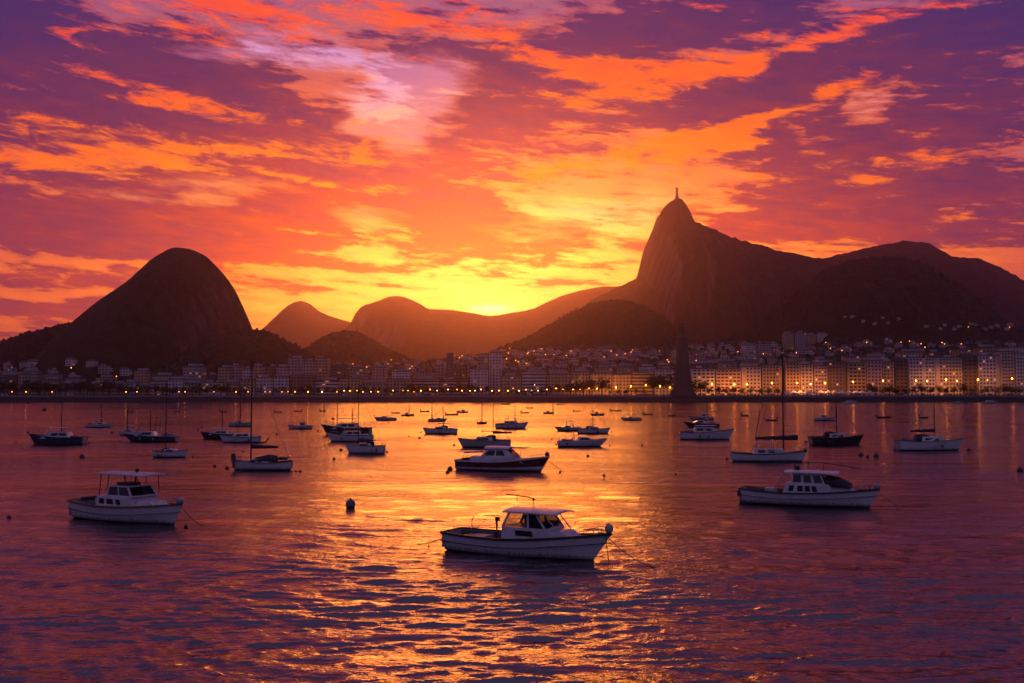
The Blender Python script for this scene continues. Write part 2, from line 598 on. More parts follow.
M = {}
M['white_hull'] = hull_mat('white gelcoat', (0.66, 0.65, 0.66))
M['grey_hull'] = hull_mat('grey painted hull', (0.42, 0.42, 0.45))
M['blue_hull'] = hull_mat('dark blue hull', (0.035, 0.045, 0.085), 0.3)
M['black_hull'] = hull_mat('black hull', (0.02, 0.02, 0.025), 0.3)
M['maroon_hull'] = hull_mat('maroon hull', (0.11, 0.022, 0.025), 0.3)
M['antifoul'] = pmat('antifouling', (0.022, 0.018, 0.022), 0.7)
M['wood'] = pmat('varnished wood', (0.16, 0.075, 0.035), 0.45, scale=4)
M['deck'] = pmat('deck paint', (0.36, 0.35, 0.35), 0.7, bump=0.004)
M['sole'] = pmat('cockpit sole', (0.13, 0.12, 0.125), 0.7)
M['cabin'] = pmat('cabin white', (0.6, 0.59, 0.6), 0.45, scale=1.2, var=0.12)
M['cabin_grey'] = pmat('cabin grey', (0.4, 0.39, 0.42), 0.45, scale=1.2)
M['rubber'] = pmat('black rubber', (0.02, 0.02, 0.022), 0.6)
M['canvas'] = pmat('awning canvas', (0.5, 0.49, 0.52), 0.85, bump=0.01)
M['canvas_blue'] = pmat('blue canvas', (0.07, 0.08, 0.15), 0.85, bump=0.01)
M['canvas_dark'] = pmat('dark canvas', (0.035, 0.033, 0.045), 0.85, bump=0.01)
M['metal'] = pmat('tube steel', (0.32, 0.32, 0.34), 0.35, 0.8)
M['darkmetal'] = pmat('dark mast', (0.018, 0.018, 0.02), 0.7)
M['rope'] = pmat('rope', (0.13, 0.11, 0.09), 0.9)
M['glass'] = glass_mat('boat glass')
M['glass_clear'] = glass_mat('clear boat glass', trans=0.72)
M['engine'] = pmat('outboard cowl', (0.025, 0.025, 0.03), 0.35)
M['buoy_white'] = pmat('white buoy', (0.34, 0.33, 0.34), 0.5)
M['buoy_dark'] = pmat('dark buoy', (0.05, 0.03, 0.03), 0.6)
M['buoy_red'] = pmat('red buoy', (0.25, 0.03, 0.02), 0.5)
M['stone'] = pmat('monument stone', (0.085, 0.076, 0.072), 0.85, scale=0.3, bump=0.1)
M['ball_grey'] = pmat('grey ball buoy', (0.13, 0.12, 0.13), 0.55)
M['statue_stone'] = pmat('pale statue stone', (0.34, 0.32, 0.3), 0.8, scale=0.2)
M['seawall'] = pmat('seawall stone', (0.045, 0.042, 0.042), 0.9, scale=0.4, bump=0.3, var=0.45)
M['parapet'] = pmat('parapet', (0.22, 0.21, 0.21), 0.85, scale=0.5)
M['asphalt'] = pmat('asphalt', (0.05, 0.05, 0.052), 0.85, scale=0.3)
M['pavement'] = pmat('pavement', (0.2, 0.19, 0.18), 0.85, scale=0.3)
M['roadpaint'] = pmat('road paint', (0.7, 0.7, 0.68), 0.7)
M['bark'] = pmat('bark', (0.07, 0.05, 0.035), 0.9, scale=2)
M['leaf'] = pmat('leaves', (0.03, 0.042, 0.018), 0.8, scale=0.6, var=0.5)
M['woods'] = pmat('wood foliage', (0.03, 0.036, 0.02), 0.9, scale=0.05, var=0.5)
M['roof_dark'] = pmat('flat roof', (0.12, 0.11, 0.11), 0.9, scale=0.2)
M['roof_tile'] = pmat('tile roof', (0.2, 0.085, 0.055), 0.85, scale=0.5, var=0.3)
M['lamp'] = emat('street lamp glow', (1.0, 0.23, 0.014), 40.0)
M['lamp_dim'] = emat('dim street lamp glow', (1.0, 0.26, 0.02), 16.0)
M['lamp_pale'] = emat('pale street lamp glow', (1.0, 0.5, 0.16), 20.0)
M['lamp_small'] = emat('far lamp glow', (1.0, 0.3, 0.04), 5.0)
M['lit_window'] = emat('lit window', (1.0, 0.34, 0.06), 0.5)
M['window'] = glass_mat('building window', (0.03, 0.03, 0.035))
M['car_white'] = pmat('white car paint', (0.7, 0.7, 0.7), 0.3)
M['car_dark'] = pmat('dark car paint', (0.04, 0.04, 0.05), 0.3)
M['car_red'] = pmat('red car paint', (0.3, 0.03, 0.025), 0.3)
M['car_silver'] = pmat('silver car paint', (0.4, 0.4, 0.42), 0.3, 0.5)
M['headlight'] = emat('headlight', (1.0, 0.75, 0.45), 4.0)
WALLS = [('cream', (0.56, 0.47, 0.36)), ('white', (0.6, 0.56, 0.54)), ('ochre', (0.5, 0.36, 0.22)), ('grey', (0.36, 0.34, 0.35)),
         ('pink', (0.5, 0.37, 0.33)), ('brown', (0.2, 0.145, 0.12)), ('tan', (0.4, 0.3, 0.21))]
for nm, c in WALLS:
    c = tuple(v * 0.95 for v in c)
    M['wall_' + nm] = pmat(nm + ' render', c, 0.85, scale=0.15, var=0.14)
    M['fac_' + nm] = facade_mat(nm + ' facade', c)
    M['band_' + nm] = facade_mat(nm + ' banded facade', c, lit=0.03, bands=True, wh=0.4)

# ------------------------------------------------------------------ water
def water_material():
    m, T, p = new_mat('sea water')
    tc = T.node('ShaderNodeTexCoord').outputs['Object']
    p.inputs['Base Color'].default_value = (0.010, 0.010, 0.018, 1)
    p.inputs['IOR'].default_value = 2.5
    patch = T.noise(T.mapping(tc, scale=(0.011, 0.026, 1)), 1.0, 4.0, 0.6, 0.5)
    k = T.sstep(patch, 0.36, 0.66, 0.35, 1.25)
    a = T.noise(T.mapping(tc, rot=(0, 0, .15), scale=(1.0, 2.0, 1)), 1.0, 3.0, 0.55, 0.4)
    b = T.noise(T.mapping(tc, rot=(0, 0, -.3), scale=(3.6, 5.4, 1)), 1.0, 3.0, 0.55, 0.3)
    c = T.noise(T.mapping(tc, rot=(0, 0, .1), scale=(0.10, 0.32, 1)), 1.0, 3.0, 0.5, 0.3)
    h = T.math('ADD', T.math('MULTIPLY', a, 0.34 * WAVE), T.math('MULTIPLY', b, 0.18 * WAVE))
    d = T.noise(T.mapping(tc, rot=(0, 0, -.08), scale=(0.035, 0.12, 1)), 1.0, 3.0, 0.55, 0.4)
    h = T.math('ADD', h, T.math('ADD', T.math('MULTIPLY', c, 0.55 * WAVE), T.math('MULTIPLY', d, 1.3 * WAVE)))
    h = T.math('MULTIPLY', h, k)
    bn = T.node('ShaderNodeBump')
    bn.inputs['Strength'].default_value = 1.0
    bn.inputs['Distance'].default_value = 1.0
    T.l.new(h, bn.inputs['Height'])
    T.l.new(bn.outputs[0], p.inputs['Normal'])
    p.inputs['Roughness'].default_value = 0.11
    return m


WAVE = 0.36
SHORE = 850.0


def build_water():
    rs = [4.0]
    while rs[-1] < 1150:
        r = rs[-1]
        rs.append(r + (0.6 if r < 22 else min(4.5, max(0.115, r * r / 8500 * 0.75))))
    rs += [1400, 2000, 3000, 4500, 7000]
    rs = np.array(rs)
    fine = np.radians(np.arange(-34, 34.001, 0.095))
    co = np.radians(np.concatenate([np.arange(-180, -34, 4.0), np.degrees(fine), np.arange(36, 180.1, 4.0)]))
    Rr, A = np.meshgrid(rs, co, indexing='ij')
    X, Y = Rr * np.sin(A), Rr * np.cos(A)
    sp = np.gradient(rs)[:, None] * np.ones_like(X)
    g = np.random.RandomState(5)
    Z = np.zeros_like(X)
    patch = 0.55 + 0.9 * fbm(X / 38 + 50, Y / 22 + 50, 3, 3)
    for i in range(44):
        wl = 0.6 * (9.0 / 0.6) ** (i / 43.0)
        th = g.normal(0, 0.38) + 0.10
        k = 2 * math.pi / wl
        amp = 0.0145 * wl ** 0.62 * (1.0 if wl < 1.7 else (1.7 / wl) ** 0.8) * WAVE_MESH
        fade = np.clip((wl / sp - 2.2) / 2.5, 0, 1)
        ph = k * (X * math.sin(th) + Y * math.cos(th)) + g.uniform(0, 6.28) + 1.3 * vnoise(X / (wl * 5), Y / (wl * 5), i)* 3
        s = np.sin(ph)
        Z += amp * fade * (s + 0.12 * np.cos(2 * ph + 3.1)) * patch
    Z = Z * np.clip(1 - (np.abs(np.degrees(A)) - 30) / 4, 0, 1) * np.clip((Rr - 8) / 10, 0, 1)
    me = grid_mesh('water', np.stack([X, Y, Z], -1), [water_material()])
    # face the sky
    if me.polygons[10].normal.z < 0:
        me.flip_normals()
    o = link_mesh('water', me)
    tag(o, 'rippled bay water reflecting the orange sunset sky', 'water', kind='structure')


WAVE_MESH = 0.5
build_water()


# ------------------------------------------------------------------ ground and hills
def gheight(x, y):
    x = np.asarray(x, float); y = np.asarray(y, float)
    A = 34 + 44 * sm(-250, 150, x)
    r = sm(930, 1560, y)
    return 4.6 + r * A * (0.75 + 0.5 * fbm(x / 180 + 3, y / 180 + 8, 21, 3)) 


def hill_xz(profile, D):
    pts = [at_depth(px, py, D) for px, py in profile]
    return np.array([p.x for p in pts]), np.array([p.z for p in pts])


HILLS = []


def smooth_interp(x, xs, zs):
    """monotone cubic through the profile, zero slope kept at the ends"""
    n = len(xs)
    d = np.diff(zs) / np.diff(xs)
    m = np.zeros(n)
    m[1:-1] = np.where(d[:-1] * d[1:] > 0, 2 * d[:-1] * d[1:] / (d[:-1] + d[1:] + 1e-12), 0)
    m[0], m[-1] = d[0], d[-1]
    i = np.clip(np.searchsorted(xs, x) - 1, 0, n - 2)
    h = xs[i + 1] - xs[i]
    t = np.clip((x - xs[i]) / h, 0, 1)
    return ((2 * t ** 3 - 3 * t ** 2 + 1) * zs[i] + (t ** 3 - 2 * t ** 2 + t) * h * m[i]
            + (-2 * t ** 3 + 3 * t ** 2) * zs[i + 1] + (t ** 3 - t ** 2) * h * m[i + 1])


class Hill:
    def __init__(self, name, label, profile, D, W, mat, p=1.7, rough=1.0, bump=0.8, nx=240, ny=64):
        self.xs, self.zs = hill_xz(profile, D)
        self.D, self.W, self.p, self.rough, self.seed = D, W, p, rough, len(HILLS) * 7 + 3
        self.bump = bump
        HILLS.append(self)
        self.xc = float(self.xs[int(np.argmax(self.zs))])
        self.p = p = min(p, 1.5)
        x = np.linspace(self.xs[0], self.xs[-1], nx)
        u = np.concatenate([np.linspace(-1, -0.12, ny // 2), np.linspace(-0.1, 0.1, ny // 5), np.linspace(0.14, 1, ny // 3)])
        X, Y = np.meshgrid(x, D + u * W)
        Z = self.h(X, Y)
        me = grid_mesh(name, np.stack([X, Y, Z], -1), [mat])
        if me.polygons[10].normal.z < 0:
            me.flip_normals()
        o = link_mesh(name, me)
        tag(o, label, 'hill', kind='structure')

    def h(self, x, y):
        x = np.asarray(x, float); y = np.asarray(y, float)
        u = np.abs(y - self.D) / self.W
        s = self.D / 1500.0
        wob = (fbm(x / (160 * s) + 5, y / (160 * s), self.seed, 3) - 0.5) * 150 * s * np.clip(u * 1.25 - .22, 0, 1)
        x0_ = x
        x = self.xc + (x - self.xc) / (1 - 0.5 * np.clip(u, 0, 1))
        z = smooth_interp(np.clip(x + wob, self.xs[0], self.xs[-1]), self.xs, self.zs)
        fall = 1 - np.clip(u, 0, 1) ** self.p
        gul = (fbm(x / (70 * s) + 9, y / (200 * s), self.seed + 40, 4) - 0.5) * 2
        z = z * fall * (1 + 0.22 * self.rough * gul * np.clip(u * 2.5 - .2, 0, 1))
        tree = (fbm(x / (11 * s ** 0.6), y / (11 * s ** 0.6), self.seed + 80, 3) - 0.5) * 2 * 5.0 * s ** 0.5 * self.bump
        z = z + tree
        edge = np.minimum(sm(self.xs[0], self.xs[0] + 0.06 * (self.xs[-1] - self.xs[0]), x),
                          sm(self.xs[-1], self.xs[-1] - 0.06 * (self.xs[-1] - self.xs[0]), x))
        z = (z + 25) * edge - 25
        return np.where((u > 1) | (x0_ < self.xs[0]) | (x0_ > self.xs[-1]), -30, z)


def hill_mat(name, veg, rock, rocky=0.35, s=1.0):
    m, T, p = new_mat(name)
    tc = T.node('ShaderNodeTexCoord').outputs['Object']
    geo = T.node('ShaderNodeNewGeometry')
    sp = T.node('ShaderNodeSeparateXYZ')
    T.l.new(geo.outputs['Normal'], sp.inputs[0])
    steep = T.math('SUBTRACT', 1.0, T.math('ABSOLUTE', sp.outputs[2]))
    n = T.noise(T.mapping(tc, scale=(.012 / s, .012 / s, .004 / s)), 1.0, 6.0, 0.65, 0.4)
    f = T.noise(tc, 0.07 / s, 5.0, 0.7)
    runs = T.noise(T.mapping(tc, scale=(.06 / s, .06 / s, .004 / s)), 1.0, 6.0, 0.7)
    vegc = T.ramp(f, [(0.3, [c * 0.55 for c in veg]), (0.7, [c * 1.6 for c in veg])])
    rockc = T.ramp(runs, [(0.35, [c * 0.35 for c in rock]), (0.65, [c * 1.4 for c in rock])])
    k = T.math('ADD', steep, T.math('MULTIPLY', T.math('SUBTRACT', n, 0.5), 1.4))
    c = T.mix(T.sstep(k, 1.0 - rocky - 0.1, 1.0 - rocky + 0.1), vegc, rockc)
    T.l.new(c, p.inputs['Base Color'])
    p.inputs['Roughness'].default_value = 0.95
    p.inputs['Specular IOR Level'].default_value = 0.15
    bn = T.node('ShaderNodeBump')
    bn.inputs['Strength'].default_value = 0.8
    bn.inputs['Distance'].default_value = 5.0 * s
    T.l.new(f, bn.inputs['Height'])
    T.l.new(bn.outputs[0], p.inputs['Normal'])
    return m


HM_near = hill_mat('wooded rock near', (0.028, 0.036, 0.018), (0.085, 0.066, 0.06), 0.45)
HM_wood = hill_mat('wooded hill', (0.028, 0.036, 0.018), (0.09, 0.07, 0.06), 0.1)
HM_far = hill_mat('wooded mountain', (0.03, 0.038, 0.022), (0.12, 0.097, 0.085), 0.4, 2.5)

Hill('rock_dome_hill', 'steep dark bald rock dome rising behind the city on the left shore',
     [(40, 400), (62, 362), (72, 334), (78, 322), (83, 316), (90, 310), (100, 301.5), (120, 288.5), (140, 274), (155, 261.5), (167, 252.5), (178, 247.5),
      (190, 249), (205, 256), (220, 270), (232, 286), (241, 303), (249, 321), (256, 338), (268, 362), (290, 400)], 1400, 300, HM_near, 2.3, 0.5, 0.25, 300, 90)
Hill('wooded_hill', 'low wooded shoulder at the left foot of the rock dome',
     [(-260, 390), (-160, 376), (-80, 366), (-30, 361), (0, 352), (15, 344), (30, 337), (50, 330), (64, 326), (78, 323), (95, 325), (130, 345), (170, 380)],
     1480, 300, HM_wood, 1.5, 1.0, 0.8)
Hill('wooded_hill', 'low wooded ridge in front of the right foot of the rock dome',
     [(110, 392), (150, 370), (175, 357), (200, 345), (228, 335), (252, 330), (272, 335), (292, 344), (312, 355), (332, 366), (352, 378), (380, 394)],
     1200, 190, HM_wood, 1.6, 0.7, 0.8)
Hill('wooded_hill', 'small dark rounded hill behind the middle of the city',
     [(255, 390), (280, 370), (300, 354), (312, 345), (325, 337), (337, 332.5), (346, 331), (357, 332.5), (370, 338), (390, 349), (415, 361), (440, 372), (480, 392)],
     1950, 330, HM_wood, 1.7, 0.7, 0.7)
Hill('wooded_hill', 'dark wooded hill in front of the peak with the statue',
     [(430, 392), (465, 366), (495, 350), (520, 340), (540, 330), (560, 319), (580, 308.5), (600, 302), (618, 300), (635, 303), (655, 313), (680, 328), (720, 350), (770, 372), (830, 395)],
     1750, 330, HM_wood, 1.7, 0.8, 0.7)
Hill('peak_mountain', 'tall steep peak carrying a small statue on its summit',
     [(480, 380), (530, 345), (575, 312), (592, 300), (610, 291), (625, 284), (636, 278), (640, 264), (643, 253), (648, 240), (653, 228), (657, 218),
      (662, 210), (667, 204.5), (672, 200.5), (677, 199), (681, 200.5), (685, 206.5), (688, 214), (691, 221), (700, 224), (712, 229.5), (730, 237), (750, 243), (770, 248.5),
      (790, 253), (810, 257), (830, 259), (860, 264), (910, 280), (970, 310), (1040, 350), (1120, 385)], 3300, 660, HM_far, 2.0, 0.6, 1.0, 460, 90)
Hill('mountain_ridge', 'dark forested mountain ridge at the right end of the view',
     [(640, 392), (700, 350), (750, 305), (780, 282), (802, 268), (825, 258), (850, 252), (870, 247.5), (888, 243.5), (905, 241), (920, 242), (936, 248),
      (955, 257.5), (975, 258.5), (990, 263.5), (1010, 273), (1030, 283), (1080, 302), (1150, 330), (1250, 360), (1400, 392)], 3700, 560, HM_far, 1.7, 0.8, 0.8, 320, 70)
Hill('wooded_hill', 'broad dark wooded hill above the apartment blocks on the right',
     [(680, 392), (720, 358), (750, 328), (780, 303), (808, 281), (830, 268), (850, 261.5), (870, 258), (890, 257), (910, 260), (930, 268), (950, 280),
      (970, 296), (990, 312), (1010, 325), (1040, 340), (1100, 360), (1200, 392)], 2000, 420, HM_wood, 1.7, 0.9, 0.8, 320, 80)
Hill('wooded_hill', 'low dark wooded foothill directly behind the quayside apartment blocks',
     [(760, 392), (790, 372), (812, 356), (830, 346), (850, 340), (880, 337), (915, 338), (945, 342), (970, 346), (1000, 349), (1060, 356), (1130, 370), (1200, 392)],
     1560, 260, HM_wood, 1.6, 0.8, 0.8)
Hill('far_mountain', 'hazy distant pointed mountain between the rock dome and the sunset',
     [(150, 392), (200, 360), (240, 340), (262, 329), (275, 318), (285, 308.5), (293, 303), (301, 301), (308, 303), (320, 311.5), (335, 317.5), (350, 322), (380, 335), (430, 360), (500, 392)],
     6500, 900, HM_far, 1.7, 0.5, 0.15)
Hill('far_mountain', 'hazy distant mountain ridge just under the setting sun',
     [(250, 392), (300, 365), (335, 340), (350, 322), (355, 313), (362, 306), (372, 302.5), (380, 300), (387, 297), (395, 296), (405, 299), (415, 305), (425, 308.5),
      (450, 310), (470, 313), (490, 316), (510, 313), (530, 309.5), (545, 303), (560, 296.5), (575, 292), (590, 288.5), (605, 286.5), (620, 286.5), (640, 290), (680, 305), (760, 345), (860, 392)],
     5500, 900, HM_far, 1.7, 0.6, 0.2, 320, 64)
Hill('far_mountain', 'faint distant hill at the left edge beyond the wooded shoulder',
     [(-300, 392), (-160, 360), (-60, 340), (-20, 337), (0, 340), (12, 345), (40, 356), (90, 375), (140, 392)], 5000, 700, HM_far, 1.7, 0.5, 0.2, 120, 40)


def land_height(x, y):
    z = gheight(x, y)
    for hl in HILLS:
        z = np.maximum(z, hl.h(x, y))
    return z


def march(px, py, y0=880.0, y1=4000.0):
    d = ray(px, py)
    ys = np.arange(y0, y1, 3.0)
    k = ys / d.y
    xs, zs = d.x * k, HC + d.z * k
    hit = np.nonzero(land_height(xs, ys) >= zs)[0]
    if not len(hit):
        return None
    i = hit[0]
    return Vector((xs[i], ys[i], float(land_height(xs[i:i + 1], ys[i:i + 1])[0])))


def build_ground():
    ys = np.concatenate([np.arange(SHORE + 4, 1000, 8), np.arange(1000, 1750, 14), np.geomspace(1750, 16000, 40)])
    xs = np.concatenate([np.geomspace(-9000, -900, 14), np.arange(-880, 881, 16), np.geomspace(900, 9000, 14)])
    X, Y = np.meshgrid(xs, ys)
    me = grid_mesh('ground', np.stack([X, Y, gheight(X, Y)], -1), [M['woods']])
    if me.polygons[10].normal.z < 0:
        me.flip_normals()
    tag(link_mesh('ground', me), 'dark sloping ground under the city', 'ground', kind='structure')
    b = MB()
    # rough stone sea wall: a leaning face with uneven blocks
    x = -1500
    while x < 1500:
        w = rng.uniform(5, 11)
        o = rng.uniform(-0.4, 0.4)
        b.hexa([(x, SHORE - 2.2 + o, -1.5), (x + w, SHORE - 2.2 + o, -1.5), (x + w, SHORE + 4.5, -1.5), (x, SHORE + 4.5, -1.5)],
               [(x, SHORE + o * .5, 4.05 + o * .2), (x + w, SHORE + o * .5, 4.05 + o * .2), (x + w, SHORE + 4.5, 4.05 + o * .2), (x, SHORE + 4.5, 4.05 + o * .2)])
        x += w
    tag(b.build('seawall', M['seawall']), 'long dark stone sea wall along the waterfront', 'sea wall', kind='structure')
    b = MB().box((0, SHORE + 6.6, 4.5), (3000, 8, 0.6))
    tag(b.build('promenade', M['pavement']), 'paved promenade on top of the sea wall', 'pavement', kind='structure')
    b = MB().box((0, SHORE + 16, 4.42), (3000, 10.8, 0.5))
    for k in range(-150, 150):
        b.box((k * 10.0, SHORE + 16, 4.676), (4.0, 0.18, 0.01), mi=1)
    tag(b.build('road', [M['asphalt'], M['roadpaint']]), 'waterfront road with dashed centre line', 'road', kind='structure')
    b = MB()
    for k in range(-120, 120):
        b.box((k * 12.0, SHORE + 2.9, 5.3), (11.7, 0.3, 1.0))
        b.box((k * 12.0 + 6, SHORE + 2.9, 5.4), (0.5, 0.5, 1.2))
    tag(b.build('parapet_wall', M['parapet']), 'low pale parapet wall along the promenade edge', 'wall')


build_ground()


def build_haze():
    b = MB().box((0, 3600, 355), (17000, 10400, 722))
    m = bpy.data.materials.new('haze')
    m.use_nodes = True
    T = NT(m.node_tree)
    T.n.clear()
    v = T.node('ShaderNodeVolumePrincipled')
    v.inputs['Color'].default_value = (0.97, 0.62, 0.84, 1)
    v.inputs['Density'].default_value = HAZE
    v.inputs['Anisotropy'].default_value = HAZE_G
    o = T.node('ShaderNodeOutputMaterial')
    T.l.new(v.outputs[0], o.inputs['Volume'])
    h = b.build('haze', m)
    tag(h, 'warm evening haze over the bay and hills', 'haze', kind='stuff')


HAZE, HAZE_G = 0.72e-4, 0.91
build_haze()


def build_woods():
    """leafy clumps that read as one tree cover on the near hills and between the houses"""
    g = np.random.RandomState(8)
    n = 26000
    xs = g.uniform(-760, 760, n); ys = g.uniform(960, 2300, n)
    xs = xs * ys / 1300.0
    zs = land_height(xs, ys)
    keep = (zs > 6) & (HILLS[0].h(xs, ys) < zs - 2) & (ys < 2250)
    xs, ys, zs = xs[keep], ys[keep], zs[keep]
    base = []
    for k in range(5):
        a = k * 1.2566
        base.append((math.cos(a), math.sin(a), 0.0))
    V, F = [], []
    for i in range(len(xs)):
        r = g.uniform(1.3, 3.0); h = r * g.uniform(0.9, 1.6)
        b0 = len(V)
        for (cx, cyy, cz) in base:
            V.append((xs[i] + cx * r * g.uniform(.7, 1.2), ys[i] + cyy * r * g.uniform(.7, 1.2), zs[i] - 1 + h * g.uniform(.1, .35)))
        for k in range(3):
            a = k * 2.1 + g.uniform(0, 1)
            V.append((xs[i] + math.cos(a) * r * .55, ys[i] + math.sin(a) * r * .55, zs[i] + h * g.uniform(.75, 1.05)))
        F += [(b0, b0 + 1, b0 + 5), (b0 + 1, b0 + 2, b0 + 6, b0 + 5), (b0 + 2, b0 + 3, b0 + 6), (b0 + 3, b0 + 4, b0 + 7, b0 + 6), (b0 + 4, b0, b0 + 5, b0 + 7), (b0 + 5, b0 + 6, b0 + 7)]
    me = bpy.data.meshes.new('hillside_woods')
    me.from_pydata(V, [], F)
    me.materials.append(M['woods'])
    tag(link_mesh('hillside_woods', me), 'dark tree cover over the hillsides', 'woods', kind='stuff')


build_woods()

LAMP_W = 15000.0

# ------------------------------------------------------------------ the city
PX_MON = 683.0


def uv_box(me, off=(0.0, 0.0)):
    """UV in metres on the side walls"""
    uvl = me.uv_layers.new(name='UVMap')
    for p in me.polygons:
        n = p.normal
        for li in p.loop_indices:
            co = me.vertices[me.loops[li].vertex_index].co
            u = co.x if abs(n.y) > abs(n.x) else co.y
            uvl.data[li].uv = (u + off[0], co.z + off[1])
    return me


def win_mesh(name, w, h, mat):
    b = MB()
    b.box((0, 0.02, 0), (w, 0.06, h), mi=0)
    t = 0.12
    for sx in (-1, 1):
        b.box((sx * (w / 2 + t / 2), -0.02, 0), (t, 0.16, h + 2 * t), mi=1)
    b.box((0, -0.02, h / 2 + t / 2), (w, 0.155, t), mi=1)
    b.box((0, -0.06, -h / 2 - t / 2), (w, 0.24, t), mi=1)
    return b.mesh(name, [mat, M['parapet']])


WIN = {True: win_mesh('window', 1.5, 1.45, M['lit_window']), False: win_mesh('window', 1.5, 1.45, M['window'])}
WINW = {True: win_mesh('wide_window', 2.3, 1.6, M['lit_window']), False: win_mesh('wide_window', 2.3, 1.6, M['window'])}


def roof_mesh(b, W, Dp, zt, r):
    b.box((0, 0, zt + 0.15), (W + 0.5, Dp + 0.5, 0.3), mi=0)
    t = 0.25
    for sy in (-1, 1):
        b.box((0, sy * (Dp / 2 + 0.05), zt + 0.62), (W + 0.3, t, 0.64), mi=0)
    for sx in (-1, 1):
        b.box((sx * (W / 2 + 0.05), 0, zt + 0.62), (t, Dp - 0.2, 0.64), mi=0)
    if r.random() < .55:
        b.box((r.uniform(-.08, .08) * W, 1.5, zt + 1.75), (W * r.uniform(.5, .8), Dp - 5, 2.9), mi=1)
    w = min(W * 0.4, r.uniform(3, 6))
    b.box((r.uniform(-.25, .25) * W, r.uniform(-1, 3), zt + 0.3 + 1.3), (w, 4.0, 2.6), mi=1)
    if r.random() < .6:
        b.lathe([(1.0, 0), (1.0, 1.5), (0.1, 1.8)], (r.uniform(-.35, .35) * W, -1.0, zt + 0.3), 8, mi=1)
    if r.random() < .5:
        x = r.uniform(-.4, .4) * W
        b.tube([(x, 2, zt + .3), (x, 2, zt + r.uniform(3, 6))], 0.09, 4, mi=1)
    return b


def block(px0, px1, pytop, depth, wall, style, label, group, rz=0.0, base=None, dp=14.0):
    a = at_depth(px0, pytop, depth); c = at_depth(px1, pytop, depth)
    W = (c.x - a.x) - 0.25
    zb = 4.6 if base is None else base
    H = a.z - zb - 0.9
    r = random.Random(int(px0 * 13 + depth))
    root = empty('apartment_block', ((a.x + c.x) / 2, depth + dp / 2, zb), rz, label, 'apartment block', group)
    b = MB().box((0, 0, H / 2 - 1), (W, dp, H + 2))
    if style in ('fac', 'bandfac'):
        me = b.mesh('wall', [M[('fac_' if style == 'fac' else 'band_') + wall]])
        uv_box(me, (r.randint(0, 60) * 3.1 + W / 2, r.randint(0, 40) * 3.0))
        link_mesh('wall', me, root)
        roof_mesh(MB(), W, dp, H, r).build('roof', [M['roof_dark'], M['wall_grey']], root)
        return root
    b.build('wall', M['wall_' + wall], root)
    roof_mesh(MB(), W, dp, H, r).build('roof', [M['roof_dark'], M['wall_' + wall]], root)
    n = max(4, round(H / 3.15))
    sh = H / n
    wide = style == 'band'
    pitch = 3.5 if wide else 2.75
    k = max(2, int((W - 0.8) / pitch))
    lib = WINW if wide else WIN
    bal = MB()
    cols = [i for i in range(k)]
    skip = set(r.sample(cols, 1)) if (k > 4 and not wide) else set()
    dark_col = set(r.sample(cols, max(1, k // 3)))
    cnt = 0
    for s in range(n):
        z = (s + 0.5) * sh + 0.1
        for i in cols:
            if i in skip and s > 0:
                continue
            if cnt >= 100:
                break
            x = (i - (k - 1) / 2) * (W - 1.0) / k
            o = link_mesh('window', lib[r.random() < 0.035], root, (x, -dp / 2 - 0.03, z))
            cnt += 1
        if s > 0 and wide:
            bal = MB()
            bal.box((0, -dp / 2 - 0.75, s * sh + 0.02), (W - 0.6, 1.4, 0.16))
            bal.box((0, -dp / 2 - 1.42, s * sh + 0.56), (W - 0.6, 0.09, 0.92))
            bal.build('balcony', M['wall_' + wall], root)
        elif s > 0:
            for i in sorted(dark_col):
                x = (i - (k - 1) / 2) * (W - 1.0) / k
                bal = MB()
                bal.box((x, -dp / 2 - 0.55, s * sh + 0.12), (2.2, 1.0, 0.14))
                bal.box((x, -dp / 2 - 1.02, s * sh + 0.55), (2.2, 0.08, 0.75))
                bal.build('balcony', M['wall_' + wall], root)
    d = MB().box((0, -dp / 2 - 0.04, 1.3), (min(3.0, W * .4), 0.16, 2.6)).build('door', M['window'], root)
    return root


FRONT_RIGHT = [(692, 715, 368, 'white', 'band'), (716, 741, 367, 'pink', 'band'), (741.5, 761, 367, 'cream', 'win'), (762, 783, 364, 'ochre', 'win'),
               (785.5, 800, 363, 'ochre', 'win'), (800.5, 813, 363, 'cream', 'win'), (814, 827.5, 363.5, 'pink', 'win'), (828, 846, 362, 'grey', 'win'),
               (848, 866, 361, 'ochre', 'band'), (866.5, 882, 360, 'cream', 'win'), (882.5, 894, 360, 'ochre', 'win'), (895, 908, 361, 'grey', 'band'),
               (909, 935, 357, 'white', 'win'), (935.3, 962, 356, 'cream', 'win'), (962.5, 977, 356, 'grey', 'band'), (978, 1000, 353.5, 'white', 'win'),
               (1000.5, 1014, 352, 'cream', 'win'), (1015.5, 1042, 352.5, 'white', 'win')]
for i, (x0, x1, yt, wl, st) in enumerate(FRONT_RIGHT):
    wl = {3: 'tan', 7: 'brown', 11: 'brown', 14: 'brown', 9: 'pink'}.get(i, wl)
    yt += [0, 1.5, -1, .5, -1.5, 1, 2, -.5, 1.5, 0, 1.5, -2, 0, 1, -1, 1.5, -1, 0][i]
    look = 'with long balconies' if st == 'band' else 'with rows of windows'
    block(x0, x1, yt, 896 + (i * 5 % 4), wl, st,
          f'{wl} apartment block {look}, {nth(i + 1)} from the monument rightward', 'apartment blocks of the quayside row')
